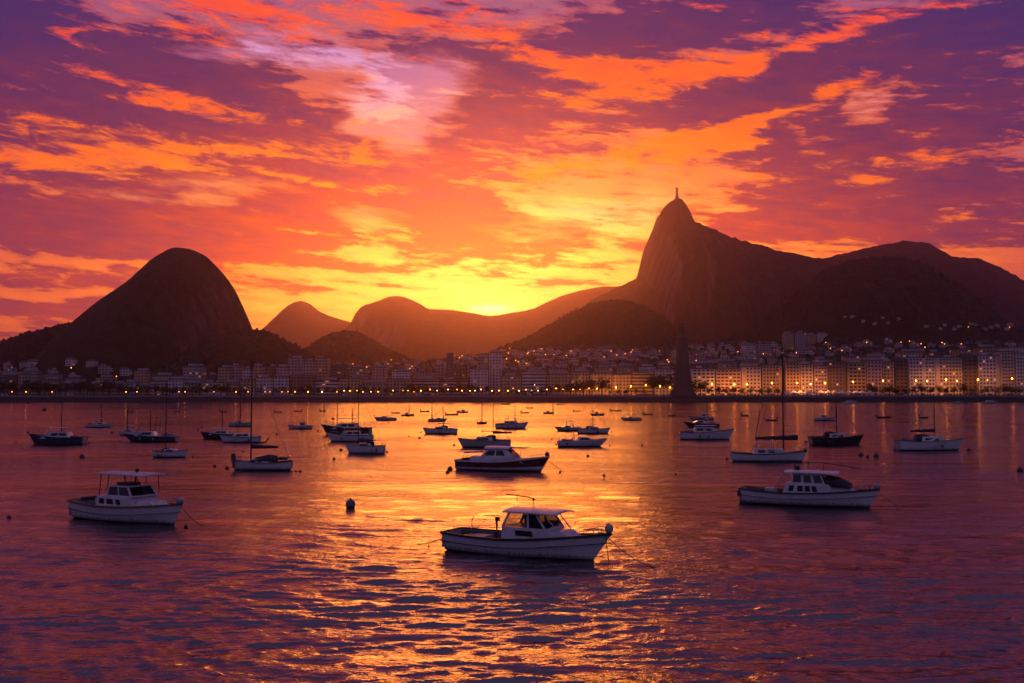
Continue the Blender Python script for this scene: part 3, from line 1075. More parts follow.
FRONT_LEFT = [(655, 674, 369, 'white', 'fac'), (632, 654.5, 371, 'grey', 'bandfac'), (612, 631.5, 372, 'white', 'fac'), (590, 611.5, 371, 'white', 'fac'),
              (571, 589, 373, 'pink', 'fac'), (547, 570, 375, 'pink', 'fac'), (522, 546, 374, 'white', 'bandfac'), (500, 521, 376, 'white', 'fac'),
              (470, 488, 367, 'white', 'fac'), (440, 468, 377, 'pink', 'bandfac'), (412, 439, 379, 'pink', 'bandfac'), (386, 411, 378, 'white', 'fac'),
              (362, 385, 380, 'grey', 'fac'), (340, 361, 378, 'pink', 'fac'), (315, 339, 379, 'white', 'bandfac'), (290, 314, 377, 'grey', 'fac'),
              (274, 289, 378, 'white', 'fac'), (256, 273, 377, 'white', 'fac'), (240, 255, 378, 'grey', 'fac'), (222, 239, 382, 'pink', 'fac'),
              (202, 221, 381, 'white', 'fac'), (184, 201, 381, 'grey', 'fac'), (168, 183, 381, 'white', 'fac'), (150, 167, 382, 'pink', 'fac'),
              (136, 149, 383, 'white', 'fac'), (123, 135, 384, 'grey', 'fac'), (108, 122, 383, 'white', 'fac'), (79, 107, 385, 'white', 'fac'),
              (60, 78, 381, 'grey', 'fac'), (40, 59, 380, 'white', 'fac'), (18, 38, 374, 'grey', 'fac'), (-1, 17, 372, 'white', 'fac'), (-22, -2, 374, 'white', 'fac')]
vr = random.Random(21)
for i, (x0, x1, yt, wl, st) in enumerate(FRONT_LEFT):
    wl = vr.choice([wl, wl, 'brown', 'tan', 'ochre'])
    yt += vr.uniform(-2.6, 2.6)
    look = 'banded' if st == 'bandfac' else 'many windowed'
    tall = 'tall ' if yt < 372 else ('low ' if yt > 380 else '')
    block(x0, x1, yt, 898 + (i * 7 % 5), wl, st,
          f'{tall}{look} {wl} apartment block, {nth(i + 1)} from the monument leftward', 'apartment blocks of the quayside row')

# second row: taller slabs seen over the first
BACK = [(183, 202, 365.5, 'grey'), (218, 229, 366, 'grey'), (229.5, 241, 366.5, 'pink'), (242, 251, 367, 'white'), (252, 262, 365, 'ochre'), (263, 275, 367, 'white'),
        (276, 287, 366, 'pink'), (288, 302, 358, 'grey'), (303, 314, 359, 'pink'), (315, 328, 359, 'pink'), (331, 346, 364, 'pink'), (446, 453, 354.5, 'grey'),
        (134, 146, 371, 'white'), (477, 488, 357, 'ochre'), (489, 502, 352.5, 'white'), (350, 366, 367, 'grey'), (372, 386, 368, 'pink'), (392, 410, 371, 'white'),
        (416, 432, 370, 'pink'), (434, 445, 366, 'grey'), (456, 468, 364, 'pink'), (506, 522, 369, 'pink'), (528, 545, 368, 'white'), (550, 566, 369, 'pink'),
        (576, 590, 368, 'white'), (596, 612, 366, 'white'), (618, 634, 367, 'pink'), (640, 656, 365, 'white'), (660, 674, 364, 'grey'), (695, 712, 363, 'white'),
        (720, 738, 361, 'grey'), (744, 760, 360, 'white'), (790, 806, 357, 'grey'), (816, 830, 358, 'white'), (846, 862, 356, 'pink'), (868, 888, 355, 'white'),
        (900, 922, 352, 'pink'), (930, 946, 351, 'grey'), (955, 975, 349, 'pink'), (980, 1000, 346, 'pink'), (1006, 1024, 347.5, 'white'),
        (20, 34, 372, 'grey'), (44, 57, 375, 'white'), (66, 80, 377, 'grey'), (96, 112, 378, 'pink'), (152, 170, 376, 'white'), (204, 216, 375, 'pink')]
BACK.sort()
for i, (x0, x1, yt, wl) in enumerate(BACK):
    wl = vr.choice([wl, wl, 'brown', 'tan', 'ochre'])
    yt += vr.uniform(-1.5, 1.5)
    dep = 955 + (i * 37 % 5) * 14
    c = at_depth((x0 + x1) / 2, yt, dep)
    block(x0, x1, yt, dep, wl, 'fac', f'{wl} slab block behind the quayside row, {nth(i + 1)} from the left',
          'slab blocks behind the quayside row', rz=0.06 * ((i * 5) % 3 - 1), base=float(gheight(c.x, dep)) - 1)


# houses climbing the slopes
def house_mesh(k, wall):
    r = random.Random(k + 40)
    b = MB()
    w, d, h = r.uniform(8, 14), r.uniform(8, 11), r.uniform(4.5, 9)
    b.box((0, 0, h / 2 - 1.5), (w, d, h + 3), mi=0)
    if k % 3 == 0:
        zr = h
        b.add([(-w / 2 - .5, -d / 2 - .5, zr), (w / 2 + .5, -d / 2 - .5, zr), (w / 2 + .5, d / 2 + .5, zr), (-w / 2 - .5, d / 2 + .5, zr),
               (-w / 2 + 1.5, 0, zr + 2.3), (w / 2 - 1.5, 0, zr + 2.3)],
              [(0, 1, 5, 4), (2, 3, 4, 5), (1, 2, 5), (3, 0, 4), (3, 2, 1, 0)], mi=1)
    else:
        b.box((0, 0, h + 0.15), (w + .6, d + .6, 0.3), mi=2)
        b.box((r.uniform(-2, 2), 1, h + 1.3), (w * .4, d * .5, 2.0), mi=0)
    b.box((w * .5 + 1.3, 0.5, h * .3 - 1), (2.6, d * .7, h * .6 + 2), mi=0)
    me = b.mesh('house', [M['fac_' + wall], M['roof_tile'], M['roof_dark']])
    uv_box(me, (k * 31.0, k * 12.0))
    return me


HOUSES = [house_mesh(k, WALLS[[1, 0, 4, 1, 3, 1][k]][0]) for k in range(6)]
HOUSE_LOOK = ['white house with a tiled hip roof', 'cream house with a flat roof', 'pink house with a flat roof', 'white house with a tiled hip roof',
              'grey house with a flat roof', 'white house with a flat roof']
SLOPES = [
    ('below the statue peak', 690, 800, 346, 365, 40), ('below the dark wooded hill', 500, 600, 351, 369, 36),
    ('up left of the monument', 600, 690, 353, 368, 28), ('below the rounded hill', 340, 450, 362, 376, 26),
    ('below the rock dome', 0, 132, 365, 380, 20), ('high on the broad hill', 842, 900, 317, 325, 12),
    ('in the high right line', 922, 1012, 325, 330, 16), ('behind the right-hand blocks', 800, 1024, 344, 357, 30),
    ('below the sunset', 452, 500, 358, 368, 10)]
hr = random.Random(77)
HOUSE_POS = []
for (where, x0, x1, y0, y1, n) in SLOPES:
    got = []
    for t in range(n * 6):
        if len(got) >= n:
            break
        px, py = hr.uniform(x0, x1), hr.uniform(y0, y1)
        p = march(px, py)
        if p is None or p.y < 1030:
            continue
        if any((p.x - q[1].x) ** 2 + (p.y - q[1].y) ** 2 < 220 for q in got):
            continue
        got.append((px, p))
    got.sort(key=lambda t: t[0])
    cnt = {}
    for px, p in got:
        k = hr.randrange(6)
        look = HOUSE_LOOK[k]
        cnt[look] = cnt.get(look, 0) + 1
        o = link_mesh('house', HOUSES[k], None, (p.x, p.y, p.z - 0.4), hr.uniform(-.6, .6))
        far = hr.uniform(.75, 1.1) * (.62 if y1 < 331 else 1.0)
        o.scale = (far, far, far)
        tag(o, f'{look} {where}, {nth(cnt[look])} from the left', 'house', 'houses ' + where)
        HOUSE_POS.append((px, p))
# apartment blocks on the rise right of the peak's foot
for i, (x0, x1, y0, y1) in enumerate([(784, 794, 333, 350), (795, 806, 332, 351), (807, 816, 334, 346), (817, 828, 333.5, 341), (742, 756, 345, 356), (757, 772, 343, 357), (596, 612, 348, 353)]):
    p = march((x0 + x1) / 2, y1)
    if p:
        block(x0, x1, y0, p.y, ['ochre', 'grey', 'ochre', 'white', 'white', 'grey', 'white'][i], 'fac',
              f'{["ochre", "grey", "ochre", "white", "white", "grey", "white"][i]} block on the hillside above the rooftops, {nth(i + 1)} of the hillside blocks',
              'blocks on the hillside', base=p.z - 2, dp=12)


# ------------------------------------------------------------------ monument on the quay
def build_monument():
    c = at_depth(PX_MON, 392, SHORE + 8)
    root = empty('stone_monument', (c.x, SHORE + 9, 4.8), 0, 'tall dark stone tower with a small figure on top, standing on the quay', 'monument')
    b = MB()
    for i, (w, h0, h1) in enumerate([(20, 0, 3.2), (17, 3.2, 6.0), (14.5, 6.0, 9.2)]):
        b.box((0, 0, (h0 + h1) / 2), (w, min(w, 17), h1 - h0))
    b.build('base', M['stone'], root)
    def ring(w, z):
        return [(-w / 2, -w / 2, z), (w / 2, -w / 2, z), (w / 2, w / 2, z), (-w / 2, w / 2, z)]
    s = MB()
    s.loft([ring(12.6, 9.2), ring(11.4, 16), ring(9.8, 30), ring(7.2, 44), ring(6.6, 46)])
    for k in range(4):
        a = k * math.pi / 2
        ca, sa = math.cos(a), math.sin(a)
        for u in (-.34, 0, .34):
            pts0, pts1 = [], []
            def P(x, y, z):
                return (x * ca - y * sa, x * sa + y * ca, z)
            w0, w1 = 12.6, 7.2
            r0 = [P(u * w0 + dx, -w0 / 2 + dy, 9.2) for dx, dy in ((-.8, .3), (.8, .3), (.8, -.6), (-.8, -.6))]
            r1 = [P(u * w1 + dx, -w1 / 2 + dy, 44) for dx, dy in ((-.6, .3), (.6, .3), (.6, -.5), (-.6, -.5))]
            s.hexa(r0, r1)
    s.build('shaft', M['stone'], root)
    t = MB()
    t.box((0, 0, 46.6), (9.0, 9.0, 1.2)).box((0, 0, 48.2), (6.6, 6.6, 2.0)).box((0, 0, 49.5), (8.2, 8.2, 0.6))
    for k in range(4):
        for q in (-1, 0, 1):
            a = k * math.pi / 2
            x, y = q * 3.2, -3.6
            t.box((x * math.cos(a) - y * math.sin(a), x * math.sin(a) + y * math.cos(a), 50.3), (1.0, 1.0, 1.0))
    t.build('cornice', M['stone'], root)
    p = MB().loft([ring(4.6, 49.8), ring(3.6, 51.6), ring(3.2, 53.0)]).build('pedestal', M['stone'], root)
    f = MB()
    prof = [(1.7, 0), (1.9, .3), (1.55, 2.2), (1.25, 4.0), (1.5, 5.4), (1.75, 6.6), (1.55, 7.3), (.6, 7.8), (.5, 8.1), (.85, 8.6), (.9, 9.2), (.6, 9.8), (.1, 10.0)]
    f.lathe([(q * 1.25, z) for q, z in prof], (0, 0, 53.0), 12)
    f.tube([(-1.2, 0, 59.8), (-2.2, -.2, 61.6), (-2.7, -.3, 64.0), (-2.8, -.3, 65.0)], .55, 8, r2=.28)
    f.tube([(1.2, 0, 59.8), (2.2, -.5, 58.0), (1.9, -1.2, 56.4)], .55, 8, r2=.32)
    f.tube([(-2.8, -.3, 64.6), (-2.9, -.3, 67.0)], .16, 6)
    f.build('figure', M['stone'], root, smooth=True)


build_monument()


def build_statue():
    pk = HILLS[5]
    c = at_depth(677.0, 199, 3300)
    zb = float(pk.h(np.array([c.x]), np.array([3300.0]))[0])
    zt = at_depth(677.0, 187.0, 3300).z
    hh = zt - zb
    root = empty('statue', (c.x, 3300, zb), math.radians(58), 'small pale statue with outstretched arms on the summit of the steep peak', 'statue')
    k = hh / 40.0
    b = MB()
    b.box((0, 0, 0.5), (14 * k, 14 * k, 5)).box((0, 0, 6 * k), (8 * k, 8 * k, 8 * k)).box((0, 0, 10.3 * k), (9 * k, 9 * k, .8 * k))
    b.build('pedestal', M['statue_stone'], root)
    f = MB()
    secs = []
    for z, rx, ry in [(10.6, 3.6, 3.0), (14, 3.1, 2.6), (20, 2.6, 2.2), (27, 2.5, 2.0), (31, 3.0, 2.0), (34, 3.2, 1.9), (35.4, 1.6, 1.4), (36, 1.0, 1.0),
                      (37, 1.4, 1.4), (38.5, 1.5, 1.6), (39.6, .9, 1.0), (40, .1, .1)]:
        secs.append([(1.5 * rx * k * math.cos(a * math.pi / 6), 1.5 * ry * k * math.sin(a * math.pi / 6), z * k) for a in range(12)])
    f.loft(secs)
    for s in (-1, 1):
        arm = []
        for x, r in [(1.5, 1.7), (5, 1.45), (9, 1.2), (12, .85), (14, .45)]:
            arm.append([(s * x * k, r * 1.1 * k * math.cos(a * math.pi / 4), 33.2 * k + 1.4 * r * k * math.sin(a * math.pi / 4)) for a in range(8)])
        f.loft(arm)
        f.hexa([(s * 3 * k, -.5 * k, 27 * k), (s * 8 * k, -.4 * k, 30.6 * k), (s * 8 * k, .4 * k, 30.6 * k), (s * 3 * k, .5 * k, 27 * k)],
               [(s * 3 * k, -.5 * k, 33 * k), (s * 8 * k, -.4 * k, 33 * k), (s * 8 * k, .4 * k, 33 * k), (s * 3 * k, .5 * k, 33 * k)])
    f.build('figure', M['statue_stone'], root, smooth=True)


build_statue()


# ------------------------------------------------------------------ street lamps
def lamp_meshes(h, r, glow='lamp'):
    p = MB()
    p.lathe([(0.22, 0), (0.22, .5), (0.13, .7), (0.08, h - .3)], (0, 0, 0), 6)
    p.tube([(0, 0, h - .4), (0, -.5, h), (0, -1.1, h + .15)], .07, 5)
    p.box((0, -1.25, h + .24), (.5, 1.0, .12))
    return p.mesh('pole', [M['darkmetal']]), MB().ball((0, -1.25, h + .18 - r), r, 8).mesh('lamp_head', [M[glow]])


LAMPS = [(602, 388), (616, 387), (631, 386), (646, 384.5), (660, 386), (670, 387), (688, 386), (712, 384), (734, 384), (747, 384), (772, 382.5), (797, 382),
         (825, 382), (853, 381), (883, 380), (916, 380), (946, 379), (978, 378.5), (1012, 378),
         (492, 390), (499, 390), (508, 390), (513, 389), (519, 390), (526, 389), (531.5, 390), (538, 390), (534.5, 385), (547, 389), (556, 389), (563, 389), (573, 388.5),
         (580, 389), (589, 388.5), (597, 388.5), (371, 392), (378, 392), (393, 391), (403, 391), (408, 391), (414, 391), (421, 391), (430, 390), (437, 391), (448, 390),
         (457, 390), (462, 390), (470, 390), (475, 390), (481, 390), (248, 392), (265, 392), (270, 392), (282, 393), (288, 392), (295, 393), (308, 392), (322, 391),
         (337, 392), (344, 391), (350, 391), (357, 391), (363, 391), (126, 393), (137, 392), (179, 393), (185, 393), (214, 392), (236, 392), (12, 393), (26, 393.5), (52, 392)]
LAMPS.sort()
left = [l for l in LAMPS if l[0] < PX_MON]
right = [l for l in LAMPS if l[0] >= PX_MON]
lamp_cache = {}


def lamp_shared(h, r, glow):
    k = (round(h), r, glow)
    if k not in lamp_cache:
        lamp_cache[k] = lamp_meshes(round(h), r, glow)
    return lamp_cache[k]


for i, (px, py) in enumerate(LAMPS):
    py += hr.uniform(-.7, .7) if px < 600 else 0
    dep = SHORE + 26 if px > 590 else SHORE + 23
    c = at_depth(px, py, dep)
    h = max(4.0, c.z - 4.8)
    big = px > 590
    n = (len(left) - i) if i < len(left) else (i - len(left) + 1)
    side = 'left' if i < len(left) else 'right'
    tall = 'tall' if big else 'short'
    t = empty('street_lamp', (c.x, dep + 1.25, 4.75), 0,
              f'{tall} lit street lamp on the waterfront, {nth(n)} to the {side} of the monument', 'street lamp', 'street lamps along the waterfront')
    rr = 0.6 if px > 700 else (0.45 if big else 0.28)
    glow = 'lamp' if big else 'lamp_dim' if px < 300 else hr.choice(['lamp', 'lamp', 'lamp_dim', 'lamp_dim', 'lamp_pale'])
    rr *= 1.0 if big else hr.choice([.8, 1.0, 1.25])
    pm, hm = lamp_shared(h, rr, glow)
    link_mesh('pole', pm, t)
    link_mesh('lamp_head', hm, t)
    if big:
        L = bpy.data.lights.new('street lamp light', 'SPOT')
        L.spot_size = math.radians(165)
        L.spot_blend = 0.5
        L.energy = LAMP_W * hr.choice([.35, .7, 1.0, 1.5]) * (1.0 if px > 700 else .6)
        L.color = (1.0, 0.28, 0.05)
        L.shadow_soft_size = 0.6
        lo = bpy.data.objects.new('lamp_light', L)
        lo.parent = t
        lo.rotation_euler = (math.radians(52), 0, 0)
        lo.location = (0, -1.25, round(h) - 0.6 - rr)
        COL.objects.link(lo)
# small lamps among the houses
pm, hm = lamp_meshes(7, 0.55)
hm.materials.clear(); hm.materials.append(M['lamp_small'])
hs = sorted(hr.sample([h for h in HOUSE_POS if h[1].z < 110] + [h for h in HOUSE_POS if h[1].z >= 110][::3], 66), key=lambda t: t[0])
for i, (px, p) in enumerate(hs):
    x, y = p.x + hr.uniform(-14, 14), p.y - hr.uniform(6, 14)
    t = empty('hillside_lamp', (x, y, float(land_height(np.array([x]), np.array([y]))[0])), 0,
              f'small lit lamp among the hillside houses, {nth(i + 1)} of these from the left', 'street lamp', 'small lamps among the hillside houses')
    link_mesh('pole', pm, t)
    link_mesh('lamp_head', hm, t)


# ------------------------------------------------------------------ trees of the promenade
def tree_meshes(k):
    r = random.Random(k + 900)
    tr = MB()
    tr.tube([(0, 0, -.3), (.15, 0, 2), (.05, .1, 4.2), (.3, 0, 6.4)], .32, 7, r2=.12)
    for q in range(5):
        a = q * 1.3 + r.random()
        tr.tube([(.1, .05, 3.2 + .4 * q), (math.cos(a) * 1.4, math.sin(a) * 1.4, 5 + .4 * q), (math.cos(a) * 2.6, math.sin(a) * 2.6, 6 + .5 * q)], .13, 5, r2=.05)
    cr = MB()
    clumps = []
    for q in range(15):
        a = r.uniform(0, 6.28); d = r.uniform(0, 3.1)
        clumps.append((math.cos(a) * d, math.sin(a) * d, r.uniform(4.6, 8.6) - .25 * d, r.uniform(.9, 1.9)))
    for (cx, cyy, cz, cr_) in clumps:
        for j in range(46):
            v = Vector((r.gauss(0, 1), r.gauss(0, 1), r.gauss(0, .8))).normalized() * cr_ * r.uniform(.55, 1.08)
            c = Vector((cx, cyy, cz)) + v
            u = Vector((r.gauss(0, 1), r.gauss(0, 1), r.gauss(0, 1))).normalized()
            w = u.cross(Vector((r.gauss(0, 1), r.gauss(0, 1), r.gauss(0, 1)))).normalized()
            s = r.uniform(.22, .48)
            cr.add([c - u * s, c + w * s * .55, c + u * s, c - w * s * .55], [(0, 1, 2, 3)])
    return tr.mesh('trunk', [M['bark']]), cr.mesh('crown', [M['leaf']])


TREES = [tree_meshes(k) for k in range(5)]
tr_ = random.Random(5)
spots = []
px = -6.0
while px < 1034:
    if px < 120: ht = tr_.uniform(9, 13)
    elif px < 240: ht = tr_.uniform(7, 10)
    elif px < 300: ht = tr_.uniform(6, 8)
    elif px < 312: ht = tr_.uniform(8, 10)
    elif px < 400: ht = tr_.uniform(6, 9)
    elif px < 490: ht = tr_.uniform(6, 11)
    elif px < 540: ht = tr_.uniform(3.5, 5)
    elif px < 602: ht = 7 + (px - 540) / 62 * 8 + tr_.uniform(-1, 1)
    elif px < 648: ht = tr_.uniform(5, 8)
    elif px < 676: ht = tr_.uniform(13, 18)
    elif px < 678: ht = tr_.uniform(8, 11)
    elif px < 689: ht = 0
    elif px < 704: ht = tr_.uniform(9, 13)
    elif px < 780: ht = tr_.uniform(6, 8)
    elif px < 868: ht = 0 if tr_.random() < .7 else 4.5
    else: ht = tr_.uniform(6.5, 10)
    if ht and not (240 < px < 290 and tr_.random() < .4):
        spots.append((px, ht))
    px += tr_.uniform(5.5, 10) if not 640 < px < 704 else 8
nl = sum(1 for s in spots if s[0] < PX_MON)
for i, (px, ht) in enumerate(spots):
    dep = SHORE + 26 + tr_.uniform(-2, 6)
    c = at_depth(px, 392, dep)
    k = tr_.randrange(5)
    n = (nl - i) if i < nl else (i - nl + 1)
    side = 'left' if i < nl else 'right'
    size = 'big' if ht > 12 else ('low' if ht < 6 else 'dark')
    t = empty('broadleaf_tree', (c.x, dep, 4.6), tr_.uniform(0, 6.28), f'{size} leafy tree on the waterfront, {nth(n)} tree to the {side} of the monument',
              'tree', 'trees along the waterfront')
    s = ht / 8.0
    t.scale = (s * tr_.uniform(1.0, 1.35), s * 1.2, s)
    link_mesh('trunk', TREES[k][0], t)
    link_mesh('crown', TREES[k][1], t)


# ------------------------------------------------------------------ parked cars and white tents by the road
def car_mesh(paint, van=False):
    b = MB()
    L, W = (4.9, 1.95) if van else (4.3, 1.75)
    prof = ([(-L / 2, .35), (-L / 2, 1.0), (-L / 2 + .1, 1.95), (L / 2 - 1.1, 1.95), (L / 2 - .45, 1.15), (L / 2, .95), (L / 2, .35)] if van else
            [(-L / 2, .35), (-L / 2, .9), (-L / 2 + .5, .98), (-L / 2 + 1.0, 1.42), (L / 2 - 1.7, 1.42), (L / 2 - 1.05, .95), (L / 2 - .1, .8), (L / 2, .6), (L / 2, .35)])
    b.loft([[(x, y, z) for x, z in prof] for y in (-W / 2, -W / 2 + .02, W / 2 - .02, W / 2)], mi=0)
    for sy in (-1, 1):
        y = sy * (W / 2 + .012)
        z1 = 1.8 if van else 1.34
        b.box(((-.15 if not van else .6), y, (1.0 + z1) / 2), (1.9 if not van else 1.6, .02, z1 - 1.0), mi=1)
        for sx in (-1, 1):
            wv = []
            for q in range(12):
                a = q * math.pi / 6
                wv.append((sx * L * .31 + .33 * math.cos(a), .33 + .33 * math.sin(a)))
            b.loft([[(x, sy * (W / 2 + .03) - sy * .22, z) for x, z in wv], [(x, sy * (W / 2 + .03), z) for x, z in wv]], mi=2)
    b.box((L / 2 + .01, -.55, .68), (.06, .3, .14), mi=3).box((L / 2 + .01, .55, .68), (.06, .3, .14), mi=3)
    return b.mesh('parked_car', [M[paint], M['window'], M['rubber'], M['parapet']])


CARS = [('white', car_mesh('car_white')), ('dark', car_mesh('car_dark')), ('silver', car_mesh('car_silver')), ('red', car_mesh('car_red')), ('white', car_mesh('car_white', True))]
cr_ = random.Random(3)
x = -455.0
cnt = {}
while x < 455:
    k = cr_.randrange(5)
    kind = 'van' if k == 4 else 'car'
    key = (CARS[k][0], kind)
    cnt[key] = cnt.get(key, 0) + 1
    o = link_mesh('parked_van' if k == 4 else 'parked_car', CARS[k][1], None, (x, SHORE + 11.9, 4.68), 0 if cr_.random() < .5 else math.pi)
    tag(o, f'small {key[0]} {kind} parked by the sea wall, {nth(cnt[key])} {key[0]} {kind} along it from the left', kind, 'vehicles parked along the waterfront road')
    x += cr_.uniform(6.5, 14)


def tent_mesh():
    b = MB()
    w, h = 5.4, 3.2
    b.add([(-w / 2, -w / 2, h), (w / 2, -w / 2, h), (w / 2, w / 2, h), (-w / 2, w / 2, h), (0, 0, h + 2.2)], [(0, 1, 4), (1, 2, 4), (2, 3, 4), (3, 0, 4)], mi=0)
    for s in (-1, 1):
        b.box((0, s * w / 2, h - .22), (w, .04, .44)).box((s * w / 2, 0, h - .22), (.04, w - .1, .44))
        for q in (-1, 1):
            b.tube([(s * (w / 2 - .1), q * (w / 2 - .1), 0), (s * (w / 2 - .1), q * (w / 2 - .1), h)], .06, 5, mi=1)
    b.box((0, 1.0, .55), (3.4, .8, 1.1), mi=2)
    return b.mesh('market_tent', [M['canvas'], M['metal'], M['wood']])


tm = tent_mesh()
for i in range(13):
    c = at_depth(787 + i * 6.9, 392, SHORE + 25)
    o = link_mesh('market_tent', tm, None, (c.x, SHORE + 25 + (i % 3) * .6, 4.6), (i % 4) * .05)
    tag(o, f'white peaked tent below the lit apartment blocks, {nth(i + 1)} in the row of tents', 'tent', 'white tents along the road')

# ------------------------------------------------------------------ boats
class Boat:
    """builds one boat in metres, bow on +x, waterline at z = 0"""

    def __init__(self, name, label, cat, px, py, L, B, heading, group='boats at anchor in the bay'):
        p = on_plane(px, py)
        self.root = empty(name, (p.x, p.y, 0), heading, label, cat, group)
        self.L, self.B = L, B
        self.dist = p.y

    def shape(self, zs, zm, zb, tr=.78, rake=.9, draft=.35, full=1.9):
        self.zs, self.zm, self.zb, self.tr, self.rake, self.draft, self.full = zs, zm, zb, tr, rake, draft, full

    def f(self, s):
        if s < .42:
            return self.tr + (1 - self.tr) * math.sin(math.pi / 2 * s / .42)
        return max(0.012, 1 - ((s - .42) / .58) ** self.full)

    def sheer(self, s):
        if s < .38:
            return self.zm + (self.zs - self.zm) * (1 - s / .38) ** 2
        return self.zm + (self.zb - self.zm) * ((s - .38) / .62) ** 2

    def xx(self, s, zf):
        """zf: 0 at the keel, 1 at the sheer"""
        return -self.L / 2 + s * (self.L - self.rake) + self.rake * zf * s ** 5 - 0.12 * (1 - zf) * (1 - s) ** 4 * -1

    def s_at(self, x):
        return min(1, max(0, (x + self.L / 2) / (self.L - self.rake * .3)))

    def hull(self, mat, stripe=None, n=22, low=None):
        b = MB()
        fr = [0, .0, .3, .55, .8, .93, 1.0]
        mis_row = [0, 1, 1, 1, 1, 1]
        if low:
            mis_row = [0, 3, 1, 1, 1, 1]
        if stripe:
            mis_row[4] = 2
        secs = []
        for i in range(n + 1):
            s = i / n
            hb = self.B / 2 * self.f(s)
            zt = self.sheer(s)
            half = []
            for j, q in enumerate(fr):
                if j == 0:
                    z, w = -self.draft, .12
                else:
                    z = 0.10 + (zt - .10) * q
                    base = .80 - .38 * s ** 3
                    w = base + (1 - base) * q ** .8
                zf = (z + self.draft) / (zt + self.draft)
                half.append((self.xx(s, zf), hb * w, z))
            secs.append([(x, -y, z) for x, y, z in half[::-1]] + [(x, y, z) for x, y, z in half])
        mis = mis_row[::-1] + [0] + mis_row + [1]
        nn = len(secs[0])
        base = len(b.v)
        b.v += [p for s_ in secs for p in s_]
        for i in range(n):
            for j in range(nn - 1):
                b.f.append([base + i * nn + j, base + (i + 1) * nn + j, base + (i + 1) * nn + j + 1, base + i * nn + j + 1])
                b.m.append(mis[j])
        b.f.append([base + j for j in range(nn)]); b.m.append(1)
        mats = [M['antifoul'], M[mat], M[stripe or 'antifoul'], M[low or 'antifoul']]
        self.mat = mat
        o = b.build('hull', mats, self.root)
        return o

    def gunwale(self, mat='rubber', w=.09, h=.11, n=26, drop=0.0):
        b = MB()
        secs = {1: [], -1: []}
        for sg in (-1, 1):
            ring = []
            for i in range(n + 1):
                s = i / n
                hb = self.B / 2 * self.f(s) + .005
                z = self.sheer(s) - drop
                x = self.xx(s, 1)
                ring.append([(x, sg * (hb - .04), z - h / 2), (x, sg * (hb + w * .6), z - h / 2), (x, sg * (hb + w * .6), z + h / 2), (x, sg * (hb - .04), z + h / 2)])
            b.loft(ring)
        hb = self.B / 2 * self.f(0)
        b.box((self.xx(0, 1) - .02, 0, self.sheer(0) - drop), (.1, 2 * hb + .1, h))
        return b.build('rub_rail', M[mat], self.root)

    def deck(self, aft_x=None, sole_drop=.62, mat='deck', coaming=.22, n=26):
        """fore deck at the sheer; behind aft_x a sunk cockpit with side decks"""
        b = MB()
        cut = -9 if aft_x is None else self.s_at(aft_x)
        prev = None
        for i in range(n + 1):
            s = i / n
            hb = self.B / 2 * self.f(s) - .02
            x, z = self.xx(s, 1), self.sheer(s) - .03
            cam_ = 0.05 * hb
            if s < cut:
                hi = max(.05, hb - coaming)
                zl = max(self.zm - sole_drop, .12)
                row = [(x, -hb, z), (x, -hi, z + .02), (x, -hi, zl), (x, 0, zl), (x, hi, zl), (x, hi, z + .02), (x, hb, z)]
            else:
                row = [(x, -hb, z), (x, -hb * .7, z + cam_ * .5), (x, -hb * .35, z + cam_), (x, 0, z + cam_ * 1.15), (x, hb * .35, z + cam_), (x, hb * .7, z + cam_ * .5), (x, hb, z)]
            if prev is not None:
                bb = len(b.v)
                b.v += prev + row
                sunk = s < cut
                for j in range(6):
                    b.f.append([bb + j, bb + 7 + j, bb + 8 + j, bb + j + 1])
                    b.m.append(1 if sunk and 1 <= j <= 4 else 0)
            prev = row
        if cut > 0:     # transom board
            hb = self.B / 2 * self.f(0) - .02
            b.box((self.xx(0, 1) + .06, 0, (self.zs + .2) / 2), (.08, 2 * hb - .04, self.zs - .22), mi=0)
        return b.build('deck', [M[mat], M['sole']], self.root)

    def house(self, x0, x1, w0, w1, z0, z1, rf=.4, ra=.1, mat='cabin', name='cabin', nose=0.0, camber=.05):
        b = MB()
        top = [(x0 + ra, -w1 / 2, z1), (x1 - rf, -w1 / 2, z1), (x1 - rf, w1 / 2, z1), (x0 + ra, w1 / 2, z1)]
        bot = [(x0, -w0 / 2, z0), (x1, -w0 / 2 * (1 - nose), z0), (x1, w0 / 2 * (1 - nose), z0), (x0, w0 / 2, z0)]
        b.add(bot + top + [(x0 + ra, 0, z1 + camber), (x1 - rf, 0, z1 + camber)],
              [(0, 1, 5, 4), (1, 2, 6, 9, 5), (2, 3, 7, 6), (3, 0, 4, 8, 7), (4, 5, 9, 8), (8, 9, 6, 7)])
        self.hb = (bot, top)
        return b.build(name, M[mat], self.root)

    def frame_house(self, x0, x1, w0, w1, z0, z1, rf, ra, side='glass', name='wheelhouse', sill=.14):
        """glazed wheelhouse one can see through: sill wall, corner pillars, roof, panes"""
        bot = [(x0, -w0 / 2, z0), (x1, -w0 / 2, z0), (x1, w0 / 2, z0), (x0, w0 / 2, z0)]
        top = [(x0 + ra, -w1 / 2, z1), (x1 - rf, -w1 / 2, z1), (x1 - rf, w1 / 2, z1), (x0 + ra, w1 / 2, z1)]
        L = [Vector(p) for p in bot]; U = [Vector(p) for p in top]
        at = lambda i, v: L[i].lerp(U[i], v)
        b = MB()
        c0 = sum(L, Vector()) / 4
        def inner(p, k=.045):
            return Vector((p.x + (c0.x - p.x) * k, p.y + (c0.y - p.y) * k, p.z))
